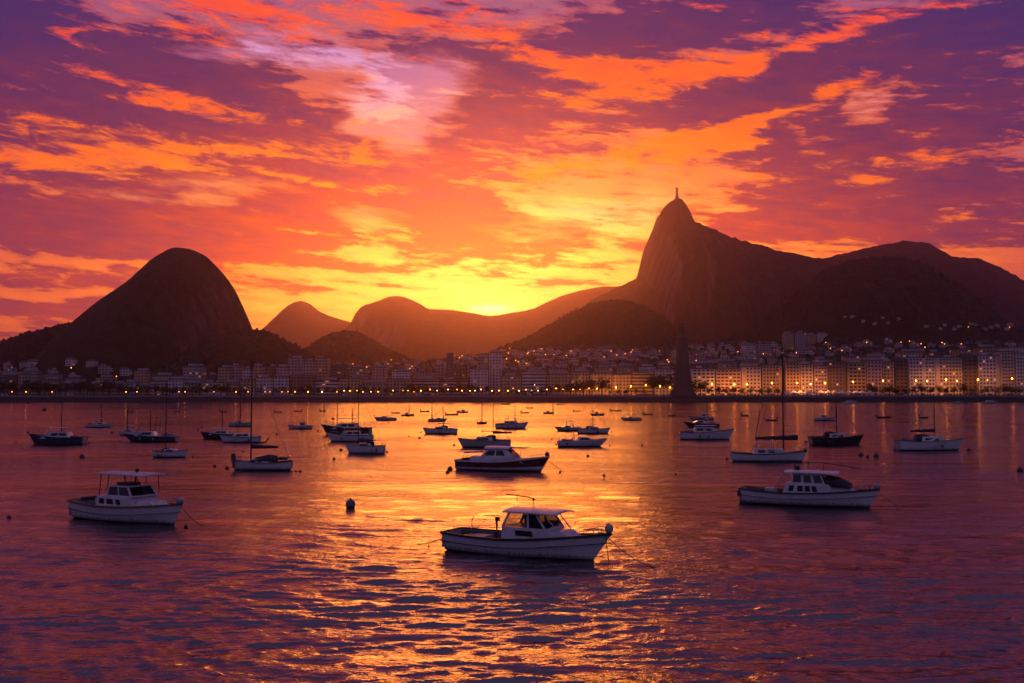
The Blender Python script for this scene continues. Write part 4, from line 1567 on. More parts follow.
        for i in range(4):
            j = (i + 1) % 4
            q = [at(i, 0), at(j, 0), at(j, sill), at(i, sill)]
            b.hexa(q, [inner(p) for p in q])
            for (u0, u1) in ((0, .05), (.95, 1)) + (((.48, .52),) if i in (0, 2) else ()):
                q = [at(i, sill).lerp(at(j, sill), u0), at(i, sill).lerp(at(j, sill), u1), at(i, .94).lerp(at(j, .94), u1), at(i, .94).lerp(at(j, .94), u0)]
                b.hexa(q, [inner(p) for p in q])
        b.hexa([at(i, .93) for i in range(4)], [Vector((p.x, p.y, p.z + .03)) for p in U])
        o = b.build(name, M['cabin'], self.root)
        for i in range(4):
            j = (i + 1) % 4
            for (u0, u1) in (((.05, .48), (.52, .95)) if i in (0, 2) else ((.05, .95),)):
                q = [at(i, sill).lerp(at(j, sill), u0), at(i, sill).lerp(at(j, sill), u1), at(i, .93).lerp(at(j, .93), u1), at(i, .93).lerp(at(j, .93), u0)]
                q = [inner(p, .02) for p in q]
                w = MB().slab(q, -.012).build('window', M[side if i in (0, 2) else 'glass_clear'], self.root)
                w.parent = o
        return o

    def pane(self, parent, bot, top, side, u0, u1, v0, v1, mat='glass', name='window', th=.03):
        """window slab on a wall of the house just built; side: 0 starboard(-y) 2 port(+y) 1 front 3 aft"""
        a, b_ = bot[side], bot[(side + 1) % 4]
        d, c = top[side], top[(side + 1) % 4]
        a, b_, c, d = Vector(a), Vector(b_), Vector(c), Vector(d)
        P = lambda u, v: (a.lerp(b_, u)).lerp(d.lerp(c, u), v)
        q = [P(u0, v0), P(u1, v0), P(u1, v1), P(u0, v1)]
        nrm = (q[1] - q[0]).cross(q[3] - q[0]).normalized()
        q = [p + nrm * .004 for p in q]
        o = MB().slab(q, th).build(name, M[mat], self.root)
        o.parent = parent
        return o

    def roof(self, x0, x1, w, z, th=.07, camber=.12, mat='cabin', name='roof', droop=0.0, n=8):
        b = MB()
        secs = []
        for xa, dz in ((x0, -droop * .6), (x0 + .12, 0), ((x0 + x1) / 2, .02), (x1 - .15, 0), (x1, -droop)):
            low, up = [], []
            ww = w if xa not in (x0, x1) else w * .93
            for k in range(n + 1):
                y = -ww / 2 + ww * k / n
                zz = z + dz + camber * (1 - (2 * y / w) ** 2)
                low.append((xa, y, zz)); up.append((xa, y, zz + th))
            secs.append(low + up[::-1])
        b.loft(secs)
        return b.build(name, M[mat], self.root)

    def posts(self, pts, r=.035, mat='metal', name='post'):
        for p0, p1 in pts:
            MB().tube([p0, p1], r, 6).build(name, M[mat], self.root)

    def rail(self, x0, x1, h=.55, inset=.12, r=.02, n=5, bow=True):
        """stanchions and a top wire along both sides of the bow"""
        b = MB()
        for sg in (-1, 1):
            pts = []
            for i in range(n + 1):
                x = x0 + (x1 - x0) * i / n
                s = min(1, (x + self.L / 2) / (self.L - .01))
                y = sg * max(.05, self.B / 2 * self.f(s) - inset)
                z = self.sheer(s)
                pts.append((x, y, z + h))
                b.tube([(x, y, z - .02), (x, y, z + h)], r, 4)
            b.tube(pts, r, 4)
        return b.build('bow_rail', M['metal'], self.root)

    def mast(self, x, z0, h, r=.07, stays=(), mat='darkmetal', spreader=True):
        m = MB().tube([(x, 0, z0), (x, 0, h)], r, 7, r2=r * .6).build('mast', M[mat], self.root)
        if spreader:
            MB().tube([(x, -.7, z0 + (h - z0) * .55), (x, 0, z0 + (h - z0) * .57), (x, .7, z0 + (h - z0) * .55)], .025, 4).build('spreader', M[mat], m)
        for st in stays:
            MB().tube([(x, 0, h - .15), st], .02 if self.dist < 180 else .03, 4).build('stay', M['darkmetal'], self.root)
        return m

    def boom(self, x0, x1, z, r=.16, cover='canvas_dark', sag=.03):
        b = MB().tube([(x0, 0, z), (x1, 0, z + .05)], .05, 6).build('boom', M['darkmetal'], self.root)
        secs = []
        n = 9
        for i in range(n + 1):
            t = i / n
            x = x0 + (x1 - x0) * t
            rr = r * (1.15 - .6 * t) * (1 + .12 * math.sin(i * 2.3))
            secs.append([(x, rr * .75 * math.cos(a * math.pi / 4), z + .08 + rr * .9 + rr * 1.25 * math.sin(a * math.pi / 4)) for a in range(8)])
        MB().loft(secs).build('sail_cover', M[cover], self.root, smooth=True)

    def fender(self, x, y, z, r=.28, mat='buoy_white', name='fender'):
        MB().ball((x, y, z), r, 12, sz=1.1).build(name, M[mat], self.root, smooth=True)

    def line(self, p0, p1, sag=.4, name='mooring_line', r=.022):
        p0, p1 = Vector(p0), Vector(p1)
        pts = []
        for i in range(9):
            t = i / 8
            q = p0.lerp(p1, t)
            q.z -= sag * 4 * t * (1 - t)
            pts.append(q)
        MB().tube(pts, r, 4).build(name, M['rope'], self.root)

    def outboard(self, x, y=0.0, z=.3):
        b = MB()
        b.box((x - .05, y, z + .55), (.5, .36, .42)).box((x - .02, y, z + .86), (.4, .3, .2))
        e = b.build('outboard_engine', M['engine'], self.root)
        MB().box((x - .05, y, z - .1), (.2, .14, .95)).box((x - .05, y, z - .5), (.42, .1, .1)).build('drive_leg', M['engine'], e)

    def thwarts(self, xs, z):
        for x in xs:
            w = self.B * self.f(self.s_at(x)) - .25
            MB().box((x, 0, z), (.28, w, .05)).build('thwart', M['wood'], self.root)

    def person_free(self):
        pass


R = math.radians


def antenna(bt, x, y, z, h, r=.018):
    MB().tube([(x, y, z), (x - .1, y, z + h)], r, 4).build('antenna', M['darkmetal'], bt.root)


# --- the white motor boat in front
def hero():
    b = Boat('motor_boat', 'large white motor boat with open pilothouse and round white bow fender', 'boat', 528, 555.5, 9.5, 2.75, R(-30))
    b.shape(.98, .92, 1.42, tr=.74, rake=1.25, draft=.3, full=2.1)
    b.hull('white_hull', n=30)
    b.gunwale('rubber', .1, .12)
    g = b.gunwale('antifoul', .03, .035, drop=.42); g.name = 'side_line'
    b.deck(-.35, .55)
    c = b.house(-1.05, 2.0, 2.05, 1.96, .75, 1.56, rf=.42, ra=.05, nose=.12)
    bot, top = b.hb
    for sd in (0, 2):
        u = (.30, .66) if sd == 0 else (.34, .70)
        b.pane(c, bot, top, sd, u[0], u[1], .48, .82, 'glass')
    b.pane(c, bot, top, 1, .12, .88, .35, .8, 'glass', 'hatch_window')
    b.house(1.55, 3.0, 1.75, 1.45, 1.05, 1.44, rf=.75, ra=.0, nose=.25, name='fore_cabin')
    # pilothouse frame: pillars carry the roof, panes between them
    zt = 2.30
    for sg in (-1, 1):
        y0, y1 = sg * .97, sg * .90
        for (xa, xb) in ((-.98, -.6), (.55, .5), (1.52, .95)):
            MB().hexa([(xa - .06, y0 - .04, 1.55), (xa + .06, y0 - .04, 1.55), (xa + .06, y0 + .04, 1.55), (xa - .06, y0 + .04, 1.55)],
                      [(xb - .05, y1 - .04, zt), (xb + .05, y1 - .04, zt), (xb + .05, y1 + .04, zt), (xb - .05, y1 + .04, zt)]).build('pillar', M['cabin'], b.root)
        for (a0, a1, c0, c1) in ((-.92, .49, -.55, .45), (.61, 1.46, .56, .9)):
            q = [(a0, y0, 1.58), (a1, y0, 1.58), (c1, y1, zt - .02), (c0, y1, zt - .02)]
            MB().slab(q, .015).build('window', M['glass_clear'], b.root)
    q = [(1.53, -.9, 1.58), (1.53, .9, 1.58), (.97, .84, zt - .02), (.97, -.84, zt - .02)]
    MB().slab(q, .015).build('windscreen', M['glass_clear'], b.root)
    b.posts([((2.15, -.72, 1.44), (1.32, -.8, 2.3)), ((2.15, .72, 1.44), (1.32, .8, 2.3))], .03, 'cabin', 'strut')
    b.roof(-.95, 2.2, 2.2, 2.28, .07, .12, 'cabin', 'roof', .03)
    MB().box((.55, -.45, 1.75), (.5, .55, .75)).box((.38, -.45, 2.05), (.12, .5, .5)).build('helm_seat', M['canvas_dark'], b.root)
    MB().box((1.15, 0, 1.62), (.55, 1.5, .38)).build('dashboard', M['canvas_dark'], b.root)
    MB().box((-.05, .55, 1.6), (.6, .6, .9)).build('passenger_seat', M['canvas_dark'], b.root)
    # radar arch / antenna bar on the roof
    a = MB().tube([(.3, 0, 2.45), (.32, 0, 2.9), (.1, 0, 3.02), (-1.3, 0, 3.1)], .03, 5)
    a.tube([(-.65, 0, 3.07), (-.65, 0, 2.75)], .02, 4).ball((.35, 0, 2.93), .07, 6)
    a.build('antenna_bar', M['darkmetal'], b.root)
    # cockpit fittings
    MB().tube([(-2.2, .5, .6), (-2.2, .5, 1.55), (-2.1, .5, 1.75)], .06, 6).box((-2.15, .5, 1.7), (.25, .12, .2)).build('winch_post', M['darkmetal'], b.root)
    MB().tube([(-3.9, .7, .9), (-3.9, .7, 1.5), (-3.75, .7, 1.75)], .025, 5).build('rod_holder', M['metal'], b.root)
    MB().box((-2.9, 0, .62), (.9, 1.2, .45)).build('engine_cover', M['deck'], b.root)
    MB().box((-3.75, 0, .75), (.45, 1.7, .1)).build('bench', M['wood'], b.root)
    b.rail(2.9, 4.25, .32, .14, .018, 4)
    b.fender(4.62, 0, 1.70, .22)
    MB().box((4.3, 0, 1.44), (.5, .25, .12)).build('bow_roller', M['metal'], b.root)
    b.line((4.45, -.05, 1.35), (4.9, -.6, .0), .05)
    b.line((4.4, .1, 1.35), (8.2, .3, -.02), .55)
    b.line((-4.45, -.2, .9), (-9.0, .6, -.05), .35)


hero()


def left_cruiser():
    b = Boat('cabin_cruiser', 'white two-deck cabin cruiser with a sunshade canopy on thin posts', 'boat', 130.5, 521, 8.2, 2.7, R(-30))
    b.root.scale = (1.17, 1.08, 1.0)
    b.shape(1.2, 1.02, 1.36, tr=.8, rake=.7, draft=.3, full=2.4)
    b.hull('white_hull', n=26)
    b.gunwale('wood', .09, .11)
    g = b.gunwale('antifoul', .025, .03, drop=.5); g.name = 'side_line'
    b.deck(-1.6, .5)
    c = b.house(-1.7, 1.35, 2.1, 2.0, .85, 1.68, rf=.35, ra=.0, nose=.1)
    bot, top = b.hb
    for sd in (0, 2):
        for (u0, u1) in ((.08, .22), (.30, .48), (.56, .68)):
            if sd == 2:
                u0, u1 = 1 - u1, 1 - u0
            b.pane(c, bot, top, sd, u0, u1, .40, .80)
    c2 = b.frame_house(-1.0, 1.15, 1.98, 1.74, 1.68, 2.35, rf=.45, ra=.12)
    MB().box((.1, .35, 1.9), (.5, .5, .4)).build('helm_seat', M['canvas_dark'], b.root)
    b.house(1.2, 2.7, 1.6, 1.2, 1.1, 1.48, rf=.7, ra=0, nose=.3, name='fore_cabin')
    b.roof(-2.1, 1.9, 1.95, 3.08, .05, .06, 'canvas', 'sunshade', .06)
    b.posts([((-1.7, sg * .9, 1.1), (-1.55, sg * .85, 3.08)) for sg in (-1, 1)] + [((-1.05, sg * .9, 1.3), (-.9, sg * .85, 3.08)) for sg in (-1, 1)]
            + [((.45, sg * .7, 2.35), (.35, sg * .8, 3.1)) for sg in (-1, 1)] + [((1.75, sg * .5, 1.9), (1.3, sg * .85, 3.06)) for sg in (-1, 1)], .025, 'darkmetal')
    MB().tube([(.3, 0, 2.36), (.45, 0, 3.3)], .06, 6).ball((.46, 0, 3.36), .12, 8).build('light_mast', M['darkmetal'], b.root)
    MB().box((-1.9, -.5, 1.25), (.5, .5, .5)).box((-2.6, .4, 1.0), (.7, .7, .4)).build('deck_box', M['canvas'], b.root)
    MB().box((-3.2, 0, 1.32), (.35, 1.6, .25)).build('stern_bench', M['canvas_dark'], b.root)
    MB().box((-.2, 0, 2.46), (1.0, .9, .16)).build('roof_hatch', M['canvas_dark'], b.root)
    b.outboard(-4.3, .1, .2)
    b.rail(2.4, 3.8, .42, .14, .018, 4)
    b.fender(4.05, -.1, 1.58, .22)
    b.line((4.0, 0, 1.25), (5.0, .8, -.02), .2)


left_cruiser()


def right_cruiser():
    b = Boat('cabin_cruiser', 'long white cabin cruiser with a flat roof and two rows of dark side windows', 'boat', 810, 505, 10.0, 2.9, R(-25))
    b.shape(1.12, .95, 1.36, tr=.72, rake=.9, draft=.3, full=2.2)
    b.hull('white_hull', n=28)
    b.gunwale('rubber', .09, .11)
    g = b.gunwale('antifoul', .025, .03, drop=.45); g.name = 'side_line'
    b.deck(-1.3, .5)
    c = b.house(-1.9, 2.0, 2.25, 2.15, .8, 1.66, rf=.5, ra=.35, nose=.12)
    bot, top = b.hb
    for sd in (0, 2):
        for (u0, u1) in ((.10, .20), (.28, .40), (.44, .55), (.59, .69)):
            if sd == 2:
                u0, u1 = 1 - u1, 1 - u0
            b.pane(c, bot, top, sd, u0, u1, .35, .84)
    c2 = b.house(-1.2, 1.25, 2.1, 1.9, 1.66, 2.4, rf=.3, ra=.1, name='wheelhouse')
    bot, top = b.hb
    for sd in (0, 2):
        for (u0, u1) in ((.05, .30), (.38, .62), (.70, .95)):
            if sd == 2:
                u0, u1 = 1 - u1, 1 - u0
            b.pane(c2, bot, top, sd, u0, u1, .14, .88)
    b.pane(c2, bot, top, 1, .05, .95, .12, .9)
    b.roof(-1.75, 2.2, 2.3, 2.42, .07, .1, 'cabin', 'roof', .02)
    # dark folded dodger ahead of the wheelhouse
    secs = [[(x, w / 2 * math.cos(a * math.pi / 8), z0 + h * math.sin(a * math.pi / 8)) for a in range(9)] for x, w, z0, h in ((1.25, 1.9, 1.6, .72), (2.2, 1.8, 1.5, .66), (3.0, 1.5, 1.4, .35))]
    MB().loft(secs, cap=True).build('dodger', M['canvas_dark'], b.root, smooth=True)
    b.house(1.6, 3.5, 1.8, 1.3, 1.1, 1.5, rf=.9, ra=0, nose=.3, name='fore_cabin', mat='cabin_grey')
    # long antenna bars lying above the roof
    MB().tube([(-2.6, .1, 3.2), (-.6, .1, 3.12), (.8, .1, 3.2), (2.6, .1, 3.0), (3.6, .1, 2.78)], .03, 5).tube([(-1.1, .1, 2.5), (-1.1, .1, 3.16)], .03, 5).tube(
        [(1.0, .1, 2.5), (1.0, .1, 3.2)], .03, 5).build('fishing_outrigger', M['darkmetal'], b.root)
    MB().ball((-.9, .1, 2.72), .2, 10).build('radar_dome', M['darkmetal'], b.root)
    b.posts([((-2.6, sg * .9, 1.0), (-1.7, sg * .95, 2.44)) for sg in (-1, 1)], .025, 'metal')
    MB().box((-2.9, .2, 1.0), (.8, 1.0, .35)).build('deck_box', M['canvas'], b.root)
    MB().box((-3.6, -.3, .85), (.6, .6, .6)).build('cool_box', M['canvas_blue'], b.root)
    b.outboard(-5.12, 0, .1)
    b.rail(2.9, 4.6, .4, .14, .018, 5)
    b.fender(4.8, -.05, 1.6, .24)
    b.line((4.85, 0, 1.2), (6.8, .8, -.02), .2)


right_cruiser()


def centre_boat():
    b = Boat('motor_boat', 'dark maroon hulled motor boat with a curved white cabin roof', 'boat', 503.5, 470.5, 10.5, 3.0, R(-19))
    b.shape(1.05, 1.0, 1.62, tr=.78, rake=1.15, draft=.3, full=2.2)
    b.hull('maroon_hull', low='white_hull', n=26)
    b.gunwale('cabin', .08, .16)
    b.deck(-3.2, .4)
    c = b.house(-3.6, 2.6, 2.3, 2.15, .9, 1.55, rf=1.2, ra=.2, nose=.2)
    c2 = b.house(-2.3, 1.6, 2.15, 1.75, 1.55, 2.35, rf=.95, ra=.85, name='wheelhouse', camber=.12)
    bot, top = b.hb
    for sd in (0, 2):
        for (u0, u1) in ((.08, .40), (.46, .74)):
            if sd == 2:
                u0, u1 = 1 - u1, 1 - u0
            b.pane(c2, bot, top, sd, u0, u1, .14, .82)
    b.pane(c2, bot, top, 1, .06, .94, .12, .88)
    b.roof(-1.9, 1.0, 2.05, 2.36, .07, .2, 'cabin', 'roof', .05)
    b.roof(.9, 2.9, 1.7, 2.46, .03, .04, 'canvas_dark', 'awning', .0)
    b.posts([((2.2, sg * .6, 1.6), (2.1, sg * .7, 2.46)) for sg in (-1, 1)], .025, 'darkmetal')
    # boom of rolled awning over the stern
    MB().tube([(-4.6, 0, 1.85), (-2.4, 0, 2.0)], .1, 6).build('awning_roll', M['canvas'], b.root)
    MB().tube([(-4.4, .6, 1.0), (-4.4, .6, 1.8)], .03, 5).tube([(-4.4, -.6, 1.0), (-4.4, -.6, 1.8)], .03, 5).build('stern_frame', M['metal'], b.root)
    MB().box((-4.3, 0, 1.15), (.5, 1.5, .3)).build('stern_bench', M['canvas_dark'], b.root)
    b.rail(3.0, 4.8, .4, .14, .02, 4)
    b.fender(4.95, 0, 1.85, .24, 'buoy_dark')
    b.line((4.9, 0, 1.5), (6.6, 1.0, -.02), .2)
    b.line((-5.0, -.3, 1.0), (-6.3, -1.0, .2), .1)


centre_boat()


def sail_one():
    b = Boat('sailing_boat', 'white sailing boat with dark mast and furled boom, left of the big ball buoy', 'sailing boat', 261.5, 470, 6.6, 2.3, R(180 + 6))
    b.shape(1.02, .82, 1.12, tr=.7, rake=.55, draft=.3, full=2.0)
    b.hull('white_hull', n=22)
    b.gunwale('wood', .06, .08)
    b.deck(-.9, .35)
    c = b.house(-.9, 1.6, 1.5, 1.3, .78, 1.22, rf=.5, ra=.1, nose=.25)
    bot, top = b.hb
    for sd in (0, 2):
        for (u0, u1) in ((.12, .35), (.45, .65)):
            b.pane(c, bot, top, sd, u0, u1, .3, .75)
    # dark spray hood over the companionway
    secs = [[(x, w / 2 * math.cos(a * math.pi / 8), z0 + h * math.sin(a * math.pi / 8)) for a in range(9)] for x, w, z0, h in ((-1.7, 1.7, .95, .62), (-.8, 1.6, 1.0, .7), (.7, 1.3, 1.05, .3))]
    MB().loft(secs).build('spray_hood', M['canvas_dark'], b.root, smooth=True)
    b.mast(1.15, 1.0, 11.9, .09, [(-3.0, 0, 1.1), (3.2, 0, 1.1)])
    b.boom(1.1, -1.75, 2.35, .15)
    MB().tube([(.7, 0, 2.9), (-.4, 0, 3.0), (-.75, 0, 3.5)], .09, 6).build('furled_sail', M['canvas_dark'], b.root)
    b.rail(2.2, 3.05, .5, .12, .025, 3)
    b.outboard(2.95, .55, .9)
    MB().tube([(-2.2, -.8, 1.0), (-3.0, -.6, 1.55), (-3.0, .6, 1.55), (-2.2, .8, 1.0)], .03, 5).build('stern_rail', M['metal'], b.root)
    MB().box((-2.3, 0, 1.25), (.9, 1.2, .3)).build('cockpit_cover', M['canvas_dark'], b.root)


sail_one()


def sail_two():
    b = Boat('sailing_boat', 'white sailing boat with the tallest mast and a dark sail roll, right of the middle', 'sailing boat', 769, 461.5, 9.2, 2.7, R(-6))
    b.shape(1.1, .95, 1.3, tr=.6, rake=.8, draft=.3, full=2.0)
    b.hull('white_hull', n=22)
    b.gunwale('rubber', .07, .09)
    b.deck(-1.8, .35)
    c = b.house(-1.9, 2.2, 1.8, 1.6, .9, 1.55, rf=.6, ra=.1, nose=.2)
    bot, top = b.hb
    for sd in (0, 2):
        for (u0, u1) in ((.12, .36), (.44, .64)):
            b.pane(c, bot, top, sd, u0, u1, .3, .8)
    b.mast(1.75, 1.3, 14.2, .1, [(-1.2, 0, 2.9)])
    MB().tube([(-1.0, 0, 6.2), (-1.55, 0, 3.0)], .05, 5).build('mizzen_stay', M['darkmetal'], b.root)
    b.boom(3.5, -1.6, 2.65, .22)
    b.roof(-1.7, .9, 1.7, 2.28, .04, .04, 'canvas', 'awning')
    b.posts([((x, sg * .7, 1.3), (x, sg * .7, 2.3)) for x in (-1.4, .6) for sg in (-1, 1)], .03, 'cabin')
    MB().tube([(-4.3, -.6, 1.0), (-4.4, -.5, 1.5), (-4.4, .5, 1.5), (-4.3, .6, 1.0)], .03, 5).build('stern_rail', M['metal'], b.root)
    b.rail(3.2, 4.4, .5, .12, .025, 3)
    b.fender(4.3, -.3, 1.5, .2, 'buoy_dark')


sail_two()


# --- the rest of the anchorage, each with its own cut
def generic(px, py, lpx, bow, hull, kind, label, mast=None, boom=None, top=None, head=None, deckmat='deck', name=None, beam=None, cat='boat', fb=1.0):
    p = on_plane(px, py)
    hd = head if head is not None else rng.uniform(-14, 14)
    L = lpx * p.y / FPX / max(.5, math.cos(R(hd)))
    L = min(L, 13.0)
    sc = L / 8.0
    rz = R(hd) if bow > 0 else R(180 + hd)
    nm = name or ('sailing_boat' if kind == 'sail' else ('motor_boat' if kind in ('cruiser', 'sport') else 'rowing_boat' if kind == 'dinghy' else 'fishing_boat'))
    b = Boat(nm, label, 'sailing boat' if kind == 'sail' else cat, px, py, L, beam or (L * .33 if kind != 'dinghy' else L * .4), rz)
    far = p.y > 260
    n = 14 if far else 20
    if kind == 'cruiser':
        b.shape(1.1 * sc, 1.05 * sc, 1.55 * sc, tr=.82, rake=1.0 * sc, draft=.3, full=2.3)
        b.hull(hull, n=n); b.gunwale('rubber', .07, .1)
        b.deck(-.18 * L, .4 * sc, deckmat)
        c = b.house(-.25 * L, .27 * L, .27 * L, .24 * L, .9 * sc, 1.8 * sc, rf=.16 * L, ra=.03 * L, nose=.15)
        bot, t4 = b.hb
        for sd in (0, 2):
            for (u0, u1) in ((.08, .40), (.46, .74)):
                if sd == 2:
                    u0, u1 = 1 - u1, 1 - u0
                b.pane(c, bot, t4, sd, u0, u1, .45, .85)
        b.pane(c, bot, t4, 1, .08, .92, .4, .88)
        if top:
            b.roof(-.22 * L, .16 * L, .25 * L, top * sc, .06, .06, 'canvas' if top < 2.6 else 'canvas_dark', 'awning')
            b.posts([((x * L, sg * .1 * L, 1.6 * sc), (x * L, sg * .1 * L, top * sc)) for x in (-.18, .12) for sg in (-1, 1)], .03, 'metal')
        b.rail(.22 * L, .42 * L, .4 * sc, .14, .025, 3)
    elif kind == 'sport':
        b.shape(.85 * sc, .9 * sc, 1.3 * sc, tr=.85, rake=1.5 * sc, draft=.3, full=2.2)
        b.hull(hull, n=n); b.gunwale('cabin', .06, .09)
        b.deck(-.15 * L, .4 * sc, deckmat)
        c = b.house(-.12 * L, .28 * L, .26 * L, .2 * L, .85 * sc, 1.5 * sc, rf=.2 * L, ra=.04 * L, nose=.3)
        bot, t4 = b.hb
        for sd in (0, 2):
            b.pane(c, bot, t4, sd, .1, .8, .35, .85)
        b.pane(c, bot, t4, 1, .1, .9, .3, .85)
        MB().tube([(-.2 * L, -.13 * L, .9 * sc), (-.17 * L, -.12 * L, 2.0 * sc), (-.17 * L, .12 * L, 2.0 * sc), (-.2 * L, .13 * L, .9 * sc)], .06, 5).build('radar_arch', M['cabin'], b.root)
        if top:
            b.roof(-.25 * L, .1 * L, .24 * L, top * sc, .05, .05, 'canvas', 'awning')
            b.posts([((x * L, sg * .1 * L, 1.0 * sc), (x * L, sg * .1 * L, top * sc)) for x in (-.2, .05) for sg in (-1, 1)], .03, 'metal')
    elif kind == 'sail':
        zq = fb - 1
        b.shape((1.15 + zq) * sc, (1.05 + zq) * sc, (1.4 + zq) * sc, tr=.62, rake=.9 * sc, draft=.3, full=2.0)
        b.hull(hull, n=n); b.gunwale('wood', .05, .07)
        b.deck(-.16 * L, .35 * sc, deckmat)
        c = b.house(-.18 * L, .2 * L, .2 * L, .17 * L, (.9 + zq) * sc, (1.6 + zq) * sc, rf=.08 * L, ra=.02 * L, nose=.25)
        bot, t4 = b.hb
        for sd in (0, 2):
            b.pane(c, bot, t4, sd, .15, .75, .35, .75)
        secs = [[(x * L, w * L / 2 * math.cos(a * math.pi / 8), (1.1 + zq) * sc + h * sc * math.sin(a * math.pi / 8)) for a in range(9)] for x, w, h in ((-.22, .19, .7), (-.1, .18, .8), (.02, .15, .45))]
        MB().loft(secs).build('spray_hood', M['canvas_dark'], b.root, smooth=True)
        if top:
            b.roof(-.3 * L, .05 * L, .2 * L, top * sc, .04, .04, 'canvas_dark', 'awning')
            b.posts([((x * L, sg * .09 * L, 1.0 * sc), (x * L, sg * .09 * L, top * sc)) for x in (-.26, .02) for sg in (-1, 1)], .025, 'metal')
    elif kind == 'fishing':
        b.shape(.85 * sc, .8 * sc, 1.35 * sc, tr=.6, rake=.9 * sc, draft=.3, full=1.9)
        b.hull(hull, n=n); b.gunwale('wood', .08, .1)
        b.deck(.3 * L, .4 * sc, deckmat)
        c = b.house(-.22 * L, .02 * L, .2 * L, .18 * L, .5 * sc, 2.0 * sc, rf=.02 * L, ra=.02 * L)
        bot, t4 = b.hb
        for sd in (0, 2):
            b.pane(c, bot, t4, sd, .2, .8, .55, .85)
        b.roof(-.27 * L, .08 * L, .22 * L, 2.0 * sc, .06, .05, 'cabin_grey', 'roof')
    else:      # small open boat
        b.shape(.62 * sc + .15, .5 * sc + .15, .85 * sc + .2, tr=.66, rake=.5 * sc, draft=.2, full=1.9)
        b.hull(hull, n=n); b.gunwale('wood', .05, .06)
        b.deck(.3 * L, .3, deckmat)
        b.thwarts([-.2 * L, .08 * L], .5 * sc + .05)
        b.outboard(-L / 2, 0, .2)
    if kind != 'dinghy' and p.y < 420:
        q = random.Random(int(px * 7))
        for k in range(q.choice([1, 2, 3])):
            x = q.uniform(-.35, .2) * L
            s = b.s_at(x)
            for sg in ((-1,) if bow > 0 else (1,)):
                MB().ball((x, sg * (b.B / 2 * b.f(s) + .12), b.sheer(s) * .5), .13, 8, sz=1.9).build('fender', M[q.choice(['buoy_dark', 'buoy_white', 'canvas_blue'])], b.root, smooth=True)
        w = b.B * .5
        x0 = -.42 * L
        secs = [[(x0 + t * .2 * L, w / 2 * math.cos(a * math.pi / 6), b.zm * .8 + q.uniform(.25, .55) * sc * math.sin(a * math.pi / 6)) for a in range(7)] for t in (0, .35, .7, 1)]
        MB().loft(secs).build('tarpaulin', M[q.choice(['canvas_dark', 'canvas_blue', 'canvas'])], b.root, smooth=True)
        MB().tube([(-L * .46, -b.B * .3, b.zs), (-L * .48, -b.B * .28, b.zs + .55), (-L * .48, b.B * .28, b.zs + .55), (-L * .46, b.B * .3, b.zs)], .03, 5).build('stern_rail', M['metal'], b.root)
        if q.random() < .7:
            antenna(b, -.1 * L, q.uniform(-.3, .3), 1.5 * sc, q.uniform(1.5, 3.0), .02 + p.y * .00008)
    if mast:
        mpx, mtop = mast
        off = (mpx - px) * p.y / FPX / math.cos(R(hd)) * (1 if bow > 0 else -1)
        off = max(-L * .42, min(L * .42, off))
        h = (py - mtop) * p.y / FPX
        r = max(.055, p.y * .00052)
        b.mast(off, .9 * sc, h, r, [(-L * .47, 0, 1.0 * sc), (L * .47, 0, 1.2 * sc)] if kind == 'sail' else [])
        if boom:
            b.boom(off - .05, off - .36 * L, (2.1 + (fb - 1)) * sc, .13 * sc, rng.choice(['canvas_dark', 'canvas_blue']))
    return b


G = generic
G(57, 444.5, 55, -1, 'blue_hull', 'cruiser', 'blue and white motor boat with a flat awning and one mast, near the left edge', mast=(61, 402), top=2.4, head=4)
G(100, 427.5, 27, 1, 'white_hull', 'sport', 'small white motor boat with a thin mast, upper left of the anchorage', mast=(101, 404), top=2.6, head=5)
G(131, 435.5, 30, -1, 'white_hull', 'sport', 'white open-topped motor boat half hidden behind a dark blue yacht', mast=(127, 412), top=2.5, head=-8)
G(150, 441.8, 54, -1, 'blue_hull', 'sport', 'long dark blue yacht with white cabin, behind a white sailing boat', mast=(150, 409), head=3)
G(171, 457.5, 36, 1, 'white_hull', 'sail', 'plump white sailing boat with bare mast in front of the dark blue yacht', mast=(165, 383), head=-10, fb=1.25)
G(219, 438.8, 36, -1, 'black_hull', 'cruiser', 'black hulled motor boat overlapped by a white one, left of the big sailing boat', mast=(222, 409), top=2.3, head=6)
G(240, 442.5, 40, -1, 'white_hull', 'cruiser', 'low white motor cruiser just behind the mast of the big sailing boat', head=8)
G(241, 426.5, 24, 1, 'grey_hull', 'sail',  'grey sailing boat with slanting rigging, far behind the big sailing boat', mast=(240, 385), head=-6)
G(300, 429, 25, -1, 'white_hull', 'fishing', 'small pale cabin boat alone between the left and middle groups', head=3)
G(346, 434.5, 50, -1, 'black_hull', 'cruiser', 'black motor boat with awning behind two white boats, left of the sun glow', mast=(337, 402), top=2.5, head=-5)
G(350, 441.5, 46, -1, 'white_hull', 'cruiser', 'white cruiser between a black motor boat and a white sailing boat', mast=(352, 408), top=2.3, head=9)
G(365, 453.5, 40, -1, 'white_hull', 'sail', 'white sailing boat with tall dark mast left of the sun glow', mast=(358, 385), boom=True, head=-6, fb=1.45, top=2.6)
G(385, 420.5, 23, -1, 'grey_hull', 'sport', 'pale speed boat seen side on above the white sailing boat', head=2)
G(408, 416, 13, 1, 'black_hull', 'fishing', 'tiny dark work boat with rigging near the far shore, under the sunset', mast=(409, 405), head=10)
G(396, 413.5, 8, 1, 'black_hull', 'dinghy', 'tiny black open boat just left of the dark work boat', head=12)
G(425, 412, 9, 1, 'black_hull', 'dinghy', 'tiny dark dinghy right of the dark work boat', head=-16)
